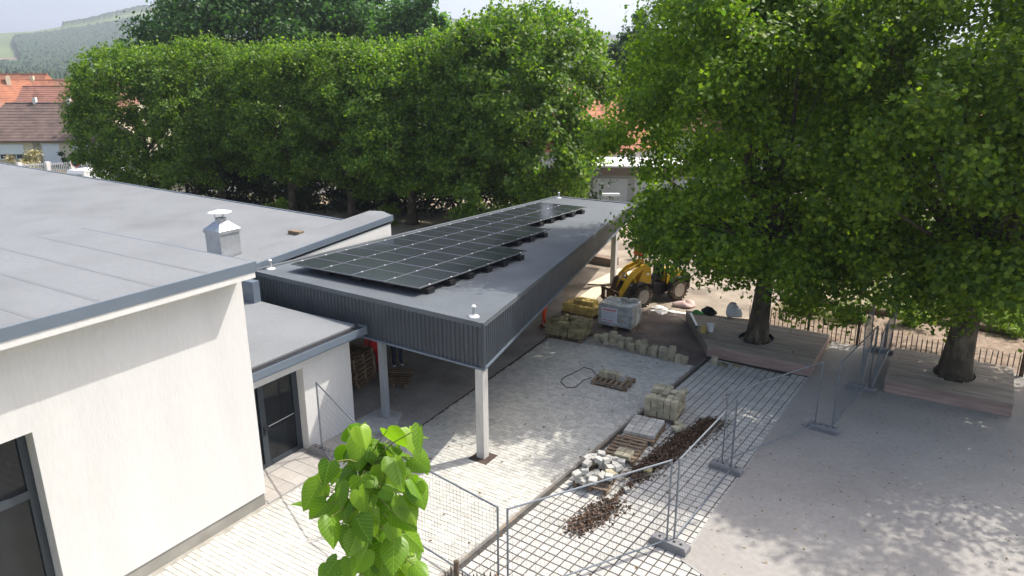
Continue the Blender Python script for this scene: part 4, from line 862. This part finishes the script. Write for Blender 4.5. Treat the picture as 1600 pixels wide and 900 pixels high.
LP = [(320,55),(400,75),(300,125),(345,90),(440,115),(475,110),(300,180),(330,235),(640,75),(700,95),(745,100),(585,95),(580,130),(620,110),(690,200),(745,240),(640,180),(535,225),(500,190),(430,240),(425,280),(610,270),(560,300),(235,305),(190,290),(140,370),(80,455),(110,420),(300,310),(340,330),(390,390),(250,420),(300,440),(540,370),(590,360),(480,360),(440,330),(690,350),(660,400),(740,415),(715,380),(670,495),(640,520),(690,530),(150,520),(180,490),(220,515),(230,620),(205,650),(330,540),(290,520),(370,560),(310,590),(430,520),(480,490),(540,520),(570,560),(610,590),(500,580),(450,570),(390,620),(310,680),(350,700),(440,660),(480,640),(545,655),(560,690),(600,640),(640,590),(690,720),(700,690),(580,760),(610,800),(640,770),(740,785),(700,850),(690,830),(350,790),(390,800),(440,840),(480,850),(400,870),(540,850),(580,870),(205,860),(290,850),(330,850),(520,790),(470,770),(660,880),(360,460),(400,450),(470,430),(520,440),(420,400),(360,350),(500,270),(520,320),(460,210),(390,170),(560,420),(600,470)]
r = np.random.default_rng(77); LP += [(u+r.uniform(-45,45), v+r.uniform(-35,35)) for u, v in LP[::3]]; stalks = MB(); n0 = 103
for i, (u, v) in enumerate(LP):
    pp = Q(460+u/3.75, 660+v/3.75, DEP+r.uniform(-.6,.6)); 
    size = r.uniform(.17,.285)*(1.0 if i < n0 else .72); out = pp-np.array([c0[0],c0[1],pp[2]]); out[2] = 0; out /= np.linalg.norm(out)+1e-6
    tip = out*.6+np.array([0,0,-.75])+r.normal(size=3)*.38; tip /= np.linalg.norm(tip)
    nor = out*.5+np.array([0,0,.55])-CF*.2+r.normal(size=3)*.42; nor -= (nor@tip)*tip; nor /= np.linalg.norm(nor); ax = np.cross(tip, nor)
    base = pp-tip*size*.42
    o = link('leaf', HM[i%8], None, ct); M = Matrix(((ax[0],tip[0],nor[0],base[0]-KO[0]),(ax[1],tip[1],nor[1],base[1]-KO[1]),(ax[2],tip[2],nor[2],base[2]),(0,0,0,1)))
    o.matrix_local = M @ Matrix.Diagonal((size,size,size,1))
    sb = np.array([c0[0],c0[1],base[2]-.12-.1*r.random()]); sb[2] = min(sb[2], topz*.97); stalks.tube([sb,(sb+base)/2+np.array([0,0,.05]),base], [.008,.006,.004], 5)
link('leaf_stalks', stalks, mat('green_stalk', (.16,.17,.05), .2, 8, .7), trk, KO)

# ---------------------------------------------------------------- people
def person(x, y, rz, label, top, legs, sole, pose, band=None):
    J = pose; names = list(J); me = bpy.data.meshes.new('person'); E = [('pel','spine'),('spine','chest'),('chest','neck'),('neck','head'),('head','crown'),('chest','sl'),('sl','el'),('el','hl'),('chest','sr'),('sr','er'),('er','hr'),('pel','tl'),('tl','kl'),('kl','al'),('al','fl'),('pel','tr'),('tr','kr'),('kr','ar'),('ar','fr'),('hl','gl'),('hr','gr')]
    me.from_pydata([J[n] for n in names], [(names.index(a),names.index(b)) for a,b in E], [])
    o = bpy.data.objects.new('person', me); COL.objects.link(o); md = o.modifiers.new('skin','SKIN'); o.modifiers.new('sub','SUBSURF').levels = 2
    RD = dict(pel=(.16,.12),spine=(.145,.11),chest=(.17,.12),neck=(.055,.06),head=(.085,.10),crown=(.07,.085),sl=(.07,.07),sr=(.07,.07),el=(.05,.05),er=(.05,.05),hl=(.035,.035),hr=(.035,.035),gl=(.03,.04),gr=(.03,.04),tl=(.095,.10),tr=(.095,.10),kl=(.07,.075),kr=(.07,.075),al=(.05,.055),ar=(.05,.055),fl=(.045,.035),fr=(.045,.035))
    for i, n in enumerate(names): me.skin_vertices[0].data[i].radius = RD[n]
    me.skin_vertices[0].data[names.index('pel')].use_root = True
    dg = bpy.context.evaluated_depsgraph_get(); m2 = bpy.data.meshes.new_from_object(o.evaluated_get(dg)); bpy.data.objects.remove(o)
    for m_ in (top, legs, SKIN, sole, HAIR, REFL): m2.materials.append(m_)
    hz = J['head'][2]
    for p in m2.polygons:
        c = p.center; z = c.z; p.use_smooth = True
        dh = min((c-Vector(J['hl'])).length, (c-Vector(J['hr'])).length, (c-Vector(J['gl'])).length, (c-Vector(J['gr'])).length)
        k = 0
        if z < J['al'][2]+.0: k = 3
        elif band and .12 < z < .22: k = 5
        elif z < J['pel'][2]+.04 and dh > .13: k = 1
        elif dh < .10: k = 2
        elif z > J['neck'][2]+.03: k = 4 if (z > hz+.05 or c.y < J['head'][1]-.03) else 2
        p.material_index = k
    o = bpy.data.objects.new('person', m2); COL.objects.link(o); o.location = (x,y,0); o.rotation_euler.z = rz; tag(o, label, 'person')
    return o
stand = dict(pel=(0,0,.95),spine=(0,.0,1.12),chest=(0,0,1.36),neck=(0,.01,1.52),head=(0,.03,1.64),crown=(0,.02,1.75),sl=(.19,0,1.42),el=(.25,.0,1.15),hl=(.24,.12,.93),gl=(.23,.17,.86),sr=(-.19,0,1.42),er=(-.25,0,1.15),hr=(-.24,.12,.93),gr=(-.23,.17,.86),tl=(.10,0,.86),kl=(.11,.02,.49),al=(.12,-.01,.09),fl=(.13,.17,.045),tr=(-.10,0,.86),kr=(-.12,.03,.49),ar=(-.13,-.01,.09),fr=(-.15,.17,.045))
person(-13.0,23.2,2.2,'person in orange high visibility trousers standing under the canopy edge',ORANGE,ORANGE,BLK,stand,True)
person(-15.42,17.3,-2.2,'person in dark jeans and pale trainers standing in canopy shade',DKSHIRT,JEANS,WHITEP,stand)
pr_ = P(585,556,.62); person(pr_[0],pr_[1],-2.4,'person in red work clothes behind the shaded pallet stack and inner pillar',RED,RED,BLK,stand)

# ---------------------------------------------------------------- houses and street behind
def tilemat(name, c, c2): return mat(name, c, .16, 1.2, .9, .3, 6, c2=c2, c2s=.8, fine=.2, stretch=(1,1,1))
RT_BR = tilemat('brown_roof_tiles', (.165,.118,.10), (.12,.09,.078)); RT_OR = tilemat('orange_roof_tiles', (.34,.145,.085), (.25,.11,.07)); RT_RB = tilemat('red_brown_roof_tiles', (.27,.135,.10), (.20,.105,.08))
CREAM = mat('cream_render', (.60,.52,.38), .06, 1, .9); HWHITE = mat('house_white', (.66,.65,.62), .05, 1, .9); SHUT = mat('white_shutter', (.68,.70,.72), .04, 3, .6); STONE = mat('stone_cladding', (.34,.30,.24), .25, 4, .9)
def house(px_, dep, W, D, eave, ridge, roof, wall, label, rot=0., hip=0., wins=(), door=None, chim=(), courses=True, ground_y=0.):
    g = Q(px_, 250, dep); t = thing('house', label, 'house', (g[0],g[1],0), AZ+rot); 
    link('wall', MB().box(-W/2,W/2,0,D,-.1,eave).add([(-W/2+hip*.0,0,eave),(-W/2,D,eave),(-W/2,D/2,ridge-.15)] if not hip else [(0,0,0)]*3, [(0,1,2)]).add([(W/2,0,eave),(W/2,D,eave),(W/2,D/2,ridge-.15)] if not hip else [(0,0,0)]*3, [(0,2,1)]) if not hip else box(-W/2,W/2,0,D,-.1,eave), wall, t)
    e, o_ = .4, .35; a = W/2+e; k = (ridge-eave)/(D/2); ze = eave-o_*k
    mb = MB(); v = [(-a,-o_,ze),(a,-o_,ze),(a,D+o_,ze),(-a,D+o_,ze),(-a+hip,D/2,ridge),(a-hip,D/2,ridge)]
    th = .14; mb.add(v+[(p[0],p[1],p[2]-th) for p in v], [(0,1,5,4),(2,3,4,5),(1,2,5),(3,0,4),(7,6,10,11),(9,8,11,10),(0,6,7,1),(2,8,9,3),(1,7,8,2),(3,9,6,0)])
    rf = link('roof', mb, roof, t)
    if courses:   # overlapping tile courses on the front slope
        n = int((D/2+o_)/.34); 
        for i in range(n):
            f0, f1 = i/n, (i+1)/n; x0 = -a+hip*f0; x1 = a-hip*f0; y0, y1 = -o_+(D/2+o_)*f0, -o_+(D/2+o_)*f1; z0, z1 = ze+(ridge-ze)*f0, ze+(ridge-ze)*f1
            link('tile_course', MB().add([(x0,y0,z0+.004),(x1,y0,z0+.004),(x1-hip/n,y1,z1+.004),(x0+hip/n,y1,z1+.004),(x0,y0,z0+.06),(x1,y0,z0+.06),(x1-hip/n,y1,z1+.02),(x0+hip/n,y1,z1+.02)], [(0,3,2,1),(4,5,6,7),(0,1,5,4),(1,2,6,5),(2,3,7,6),(3,0,4,7)]), roof, rf)
    link('ridge_cap', MB().tube([(-a+hip,D/2,ridge+.03),(a-hip,D/2,ridge+.03)], .11, 8), roof, rf)
    for x, w_, z0, z1 in wins:
        wn = link('window', MB().box(x-w_/2-.08,x+w_/2+.08,-.05,-.004,z0-.1,z0).box(x-w_/2-.08,x-w_/2,-.05,-.004,z0,z1+.08).box(x+w_/2,x+w_/2+.08,-.05,-.004,z0,z1+.08).box(x-w_/2,x+w_/2,-.05,-.004,z1,z1+.08).box(x-w_/6-.03,x-w_/6+.03,-.05,-.01,z0,z1).box(x+w_/6-.03,x+w_/6+.03,-.05,-.01,z0,z1), SHUT, t)
        link('pane', box(x-w_/2,x+w_/2,-.02,-.003,z0,z1), FRAME, wn); link('roller_shutter', box(x-w_/2,x+w_/2,-.045,-.021,z0+(z1-z0)*.32,z1), SHUT, wn)
    if door: x, w_, z1 = door; dd = link('door', box(x-w_/2,x+w_/2,-.05,-.004,0,z1), SHUT, t); link('door_frame', MB().box(x-w_/2-.08,x-w_/2,-.06,-.004,0,z1+.08).box(x+w_/2,x+w_/2+.08,-.06,-.004,0,z1+.08), HWHITE, dd)
    for x, y, s, z1 in chim: c = link('chimney', box(x-s/2,x+s/2,y-s/2,y+s/2,eave,z1), HWHITE if s < .5 else CREAM, rf); link('pot', MB().lathe([(s*.25,z1),(s*.22,z1+.25)], 10, (x,y,0)), RT_OR, c)
    return t
hs = house(48, 78, 13.5, 8.5, 2.9, 6.35, RT_BR, CREAM, 'long cream bungalow with brown tiled hip roof behind the pale flat roof', -.02, 2.6, ((-1.9,2.6,.75,2.2),(5.75,1.7,.75,2.2)), (2.45,1.75,2.35), ((-1.2,4.3,.35,7.0),(2.6,4.3,.35,7.05)))
link('stone_pier', box(.55,1.35,-.06,-.002,0,2.85), STONE, hs)
house(20, 108, 9, 9, 4.3, 8.6, RT_OR, HWHITE, 'orange roofed house behind the bungalow at the left edge', .75, 0, ((0,1.2,2,3.4),), None, ((2,4,.6,9.2),))
house(-12, 96, 8, 8, 3.8, 7.2, RT_RB, HWHITE, 'house with red brown gable and dark verge at the left edge', 1.2, 0, (), None, ())
house(105, 105, 13, 9, 4.0, 7.7, RT_RB, CREAM, 'wide house with faded red brown roof behind the bungalow', .05, 0, ((-3,1.2,1.5,3),), None, ((1,4.5,.7,8.6),))
house(80, 150, 16, 9, 4.5, 8.2, RT_OR, HWHITE, 'farther long house with bright red roof in the town', .1, 0, (), None, ((-3,4.5,.6,9.),), False)
house(30, 165, 14, 9, 5, 9.4, RT_OR, CREAM, 'farthest house with orange roof below the hill woods', -.2, 0, (), None, (), False)
house(150, 135, 12, 9, 4.2, 8.2, RT_RB, CREAM, 'red brown roofed house half hidden by the leftmost row tree', .15, 0, (), None, (), False)
house(975, 62, 8.5, 8, 3.4, 7.3, RT_OR, HWHITE, 'orange tiled house with chimney in the gap between tree groups', .7, 0, ((-1,1.1,1,2.2),), None, ((-3.2,3.8,.55,8.1),))
house(940, 120, 10, 9, 4.5, 8.0, RT_OR, HWHITE, 'far pale orange roofed house in the gap above the nearer roof', .2, 0, (), None, (), False)
house(1150, 78, 14, 9, 3.6, 7.0, RT_RB, HWHITE, 'white house with red brown roof behind the left deck tree', -.1, 0, ((-3,1.3,1,2.3),(2,1.3,1,2.3)), None, (), False)
house(1450, 74, 15, 9, 3.6, 7.2, RT_OR, HWHITE, 'white house with orange roof behind the right deck tree', .15, 0, ((-3,1.3,1,2.3),(2,1.3,1,2.3)), None, (), False)
# low garage with white flat roof edge in the gap
g = Q(985,280,51); gt = thing('garage', 'low grey garage with white flat roof edge in the gap beyond the canopy', 'garage', (g[0],g[1],0), AZ-.1)
link('wall', box(-3.6,9,0,5,-.1,2.9), mat('garage_grey', (.30,.30,.31), .06, 1, .8), gt); link('roof', box(-3.8,9.2,-.2,5.2,2.9,3.2), HWHITE, gt); link('fascia', box(-3.8,9.2,-.24,-.202,2.55,3.1), mat('brown_fascia', (.16,.12,.10), .1, 2, .8), gt)
for i in range(3): dd = link('garage_door', box(-2.6+2.9*i,-.2+2.9*i,-.05,-.004,0,2.3), mat('door_pale_grey', (.42,.44,.46), .05, 2, .6), gt); link('handle', box(-1.5+2.9*i,-1.3+2.9*i,-.08,-.052,1.0,1.05), BLK, dd)
p0_, p1_ = Q(941,304,41), Q(968,305,41); t = thing('tubular_stand', 'white tubular frame standing behind the far end of the canopy', 'frame', (p0_[0],p0_[1],0))
zt_ = p0_[2]; e_ = (p1_-p0_); e_[2] = 0
link('top_bar', MB().bar((0,0,zt_),(e_[0],e_[1],zt_),.12,.07), WHITEP, t)
for f in (.08,.98): link('leg', MB().tube([(e_[0]*f,e_[1]*f,-.02),(e_[0]*f,e_[1]*f,zt_)], .045, 8), GALV, t)
# no-parking sign
g = Q(118,254,60); t = thing('road_sign', 'round blue and red no parking sign above the pale roof edge', 'road sign', (g[0],g[1],0), AZ+.1); zc_ = g[2]
link('pole', MB().tube([(0,0.03,0),(0,0.03,zc_+.3)], .03, 8), GALV, t)
def disc(r0, y, th): return MB().lathe([(r0,y),(r0,y+th)], 28, (0,0,zc_), 'y')
link('disc', disc(.36,-.01,.02), RED, t); link('blue_face', disc(.27,-.016,.005), mat('sign_blue', (.04,.09,.40), .05, 3, .4), t); link('red_slash', MB().obox((0,-.02,zc_), (.19,0,-.19), (0,.003,0), (.028,0,.028)), RED, t)
# white van
def van(px_, y, dep, rz, label):
    g = Q(px_, y, dep); t = thing('van', label, 'van', (g[0],g[1],0), rz)
    prof = [(-2.5,.35),(-2.5,1.9),(-2.35,2.12),(.9,2.15),(1.25,2.0),(1.85,1.25),(2.55,1.0),(2.65,.6),(2.6,.35)]
    link('body', plate(prof, -.95, .95), mat('van_white', (.72,.73,.74), .02, 2, .35, spec=.5), t)
    link('windscreen', plate([(1.30,1.97),(1.33,1.99),(1.86,1.30),(1.83,1.27)], -.8, .8), FRAME, t)
    for s in (-1,1):
        link('side_window', plate([(.5,1.3),(.5,1.85),(1.15,1.85),(1.6,1.3)], s*.953-.004, s*.953+.004), FRAME, t); link('headlight', box(2.45,2.62,s*.75-.12,s*.75+.12,.75,.95), SHUT, t)
        link('rear_window', box(-2.512,-2.503,s*.42-.3,s*.42+.3,1.25,1.8), FRAME, t); link('tail_light', box(-2.515,-2.5,s*.87-.06,s*.87+.06,.8,1.3), RED, t)
        for x in (-1.5,1.65):
            wv = link('wheel', MB().lathe([(.33,-.1),(.33,.1)], 22, (x,s*.86,.33), 'y'), RUBBER, t); link('rim', MB().lathe([(.2,-.105),(.2,.105)], 18, (x,s*.86,.33), 'y'), GALV, wv)
    link('bumper', box(-2.56,-2.5,-.9,.9,.35,.6), BLK, t); return t
van(160, 268, 60, AZ+1.2, 'white van parked in the street behind the pale roof edge')
def car(px_, y, dep, rz, m, label):
    g = Q(px_, y, dep); t = thing('parked_car', label, 'car', (g[0],g[1],0), rz, 'cars parked along the street')
    link('body', plate([(-2.05,.3),(-2.1,.75),(-1.9,.95),(1.0,.92),(1.95,.75),(2.1,.5),(2.05,.3)], -.86, .86), m, t); link('cabin', plate([(-1.75,.95),(-1.35,1.42),(.15,1.45),(.95,.92)], -.72, .72), FRAME, t); link('roof', box(-1.3,.12,-.7,.7,1.42,1.47), m, t)
    for s in (-1,1):
        link('headlight', box(1.95,2.09,s*.65-.15,s*.65+.15,.55,.7), SHUT, t)
        for x in (-1.3,1.3): wv = link('wheel', MB().lathe([(.31,-.1),(.31,.1)], 20, (x,s*.78,.31), 'y'), RUBBER, t); link('rim', MB().lathe([(.19,-.105),(.19,.105)], 16, (x,s*.78,.31), 'y'), GALV, wv)
car(205, 285, 58, AZ+.1, mat('car_silver', (.35,.36,.38), .03, 2, .3, metal=.5), 'silver car parked under the leftmost row tree')
car(290, 285, 60, AZ+.05, mat('car_white', (.65,.66,.67), .03, 2, .3), 'white car parked behind the trunks of the row')
# garden fence, hedge, roses by the bungalow
f0, f1 = Q(30,256,69), Q(160,250,71); f0[2] = f1[2] = 0; t = thing('garden_fence', 'white slatted garden fence in front of the bungalow', 'fence', (f0[0],f0[1],0))
FO = (f0[0],f0[1],0); n = 46
link('low_wall', MB().bar((*f0[:2],.25),(*f1[:2],.25),.1,.25), CREAM, t, FO)
for i in range(n): p = f0+(f1-f0)*i/(n-1); link('slat', MB().bar((*p[:2],.5),(*p[:2],1.3),.045,.015,(0,1,0)), SHUT, t, FO)
for z in (.62,1.15): link('rail', MB().bar((*f0[:2],z),(*f1[:2],z),.02,.03), SHUT, t, FO)
for f in (.0,.33,.62,1.): p = f0+(f1-f0)*f; link('pier', box(p[0]-.2,p[0]+.2,p[1]-.2,p[1]+.2,0,1.4), HWHITE, t, FO)
g = Q(38,246,72); leafy('rose_bush', 'pale flowering rose bush before the bungalow', 'bush', (g[0],g[1],0), (1.7,1.0,1.1), 160, 12, .2, leafmat('rose_leaf', (.30,.27,.12), (.62,.52,.36), .2), 91, .2)
g = Q(128,245,74.5); leafy('clipped_hedge', 'clipped dark hedge beside the bungalow door', 'hedge', (g[0],g[1],0), (2.2,.5,.95), 320, 14, .16, HEDGE, 92, .12, AZ, 7)
for i, px_ in enumerate((240,289,304)):
    g = Q(px_, 285, 52); t = thing('street_post', f'{["left","middle","right"][i]} thin dark post among the row trunks', 'post', (g[0],g[1],0), 0, 'thin dark posts'); link('shaft', MB().tube([(0,0,0),(0,0,2.0)], .045, 8), BLK, t); link('cap', MB().lathe([(.06,2.0),(.06,2.05),(.02,2.08)], 8), BLK, t)

# ---------------------------------------------------------------- hills
def sm(a, b, x): t = min(max((x-a)/(b-a),0),1); return t*t*(3-2*t)
_k = rng.normal(size=(14,2)); _ph = rng.uniform(0,6.28,14)
def wob(x, y, s): return sum(math.sin((_k[i,0]*x+_k[i,1]*y)/s+_ph[i]) for i in range(7))/3.5
def hill_h(x, y):
    r = math.hypot(x, y); az = math.degrees(math.atan2(x, y))+31.97      # 0 = view axis, negative = left
    prof = np.interp(az, [-180,-60,-36,-32,-29,-26,-22,-10,0,4,8,20,60,180], [60,80,92,102,122,152,170,170,125,115,95,60,55,60])
    return prof*min(max((r-650)/1450,0),1)**1.7+6*wob(x, y, 260)*sm(700,1200,r)-.2
def forest(x, y):
    r = math.hypot(x, y); az = math.degrees(math.atan2(x, y))+31.97
    f = wob(x+900, y, 210)+.5*wob(x, y+300, 90); j = .35*wob(x, y, 60)
    if r < 1120: return 1. if f > -.45 else 0.
    if r < 1880+120*j+90*f: return 1. if az > -33.2+.9*j+.5*f else 0.
    if az > -30.2+.5*j and r > 2080+60*j: return 1.
    return 1. if f > 1.0 else 0.
mb = MB(); fo = []; na, nr = 330, 120
az_ = np.radians(np.concatenate([np.linspace(-180,-60,24),np.linspace(-59,-25.5+31.97-31.97,10)[:0]])-31.97) if False else None
AZS = np.concatenate([np.linspace(-180,-42,28),np.linspace(-41.9,-22,170),np.linspace(-21.5,0,22),np.linspace(.2,10,50),np.linspace(11,180,32)]); RS = np.concatenate([np.linspace(560,2300,150),np.linspace(2400,5200,12)])
for r_ in RS:
    for a in AZS:
        t_ = math.radians(a-31.97); x, y = r_*math.sin(t_), r_*math.cos(t_); f = forest(x, y); fo.append(f)
        mb.v.append((x, y, hill_h(x, y)+f*(7+5*rng.random())*(1 if r_ > 620 else 0)))
NA = len(AZS)
for i in range(len(RS)-1):
    for k in range(NA-1): mb.f.append((i*NA+k,i*NA+k+1,(i+1)*NA+k+1,(i+1)*NA+k))
me = mb.mesh('hills'); at = me.attributes.new('forest','FLOAT','POINT'); at.data.foreach_set('value', fo)
hm_ = mat('hill_fields', (.13,.17,.06), .2, .006, .95, c2=(.20,.16,.10), c2s=.0035, c2lo=.52, c2hi=.56)
_n, _l = hm_.node_tree.nodes, hm_.node_tree.links; _b = _n['Principled BSDF']; _s = _b.inputs['Base Color'].links[0].from_socket; _a = _n.new('ShaderNodeAttribute'); _a.attribute_name = 'forest'; _mx = _n.new('ShaderNodeMix'); _mx.data_type = 'RGBA'
_l.new(_a.outputs['Fac'], _mx.inputs['Factor']); _l.new(_s, _mx.inputs['A']); _mx.inputs['B'].default_value = (.026,.05,.022,1); _l.new(_mx.outputs['Result'], _b.inputs['Base Color'])
structure('hills', me, hm_)
g = Q(160,48,2050); t = thing('pylon', 'tiny electricity pylon on the hill crest', 'pylon', (g[0],g[1],g[2]-22))
for a in range(4): link('leg', MB().tube([(4*math.cos(a*1.57+.78),4*math.sin(a*1.57+.78),-8),(0,0,34)], .25, 4), GALV, t)
for z in (18,24,30): link('cross_arm', MB().tube([(-6,-3,z),(6,3,z)], .2, 4), GALV, t)

# ---------------------------------------------------------------- haze
hz = box(-6500,6500,-6500,6500,-3,420).mesh('haze'); ho = bpy.data.objects.new('haze', hz); COL.objects.link(ho); tag(ho, kind='stuff')
hmat = bpy.data.materials.new('haze'); hmat.use_nodes = True; hn = hmat.node_tree.nodes; hn.remove(hn['Principled BSDF']); pv_ = hn.new('ShaderNodeVolumePrincipled')
pv_.inputs['Density'].default_value = .0003; pv_.inputs['Color'].default_value = (.80,.88,1,1); pv_.inputs['Anisotropy'].default_value = .3
hmat.node_tree.links.new(pv_.outputs[0], hn['Material Output'].inputs['Volume']); hz.materials.append(hmat)
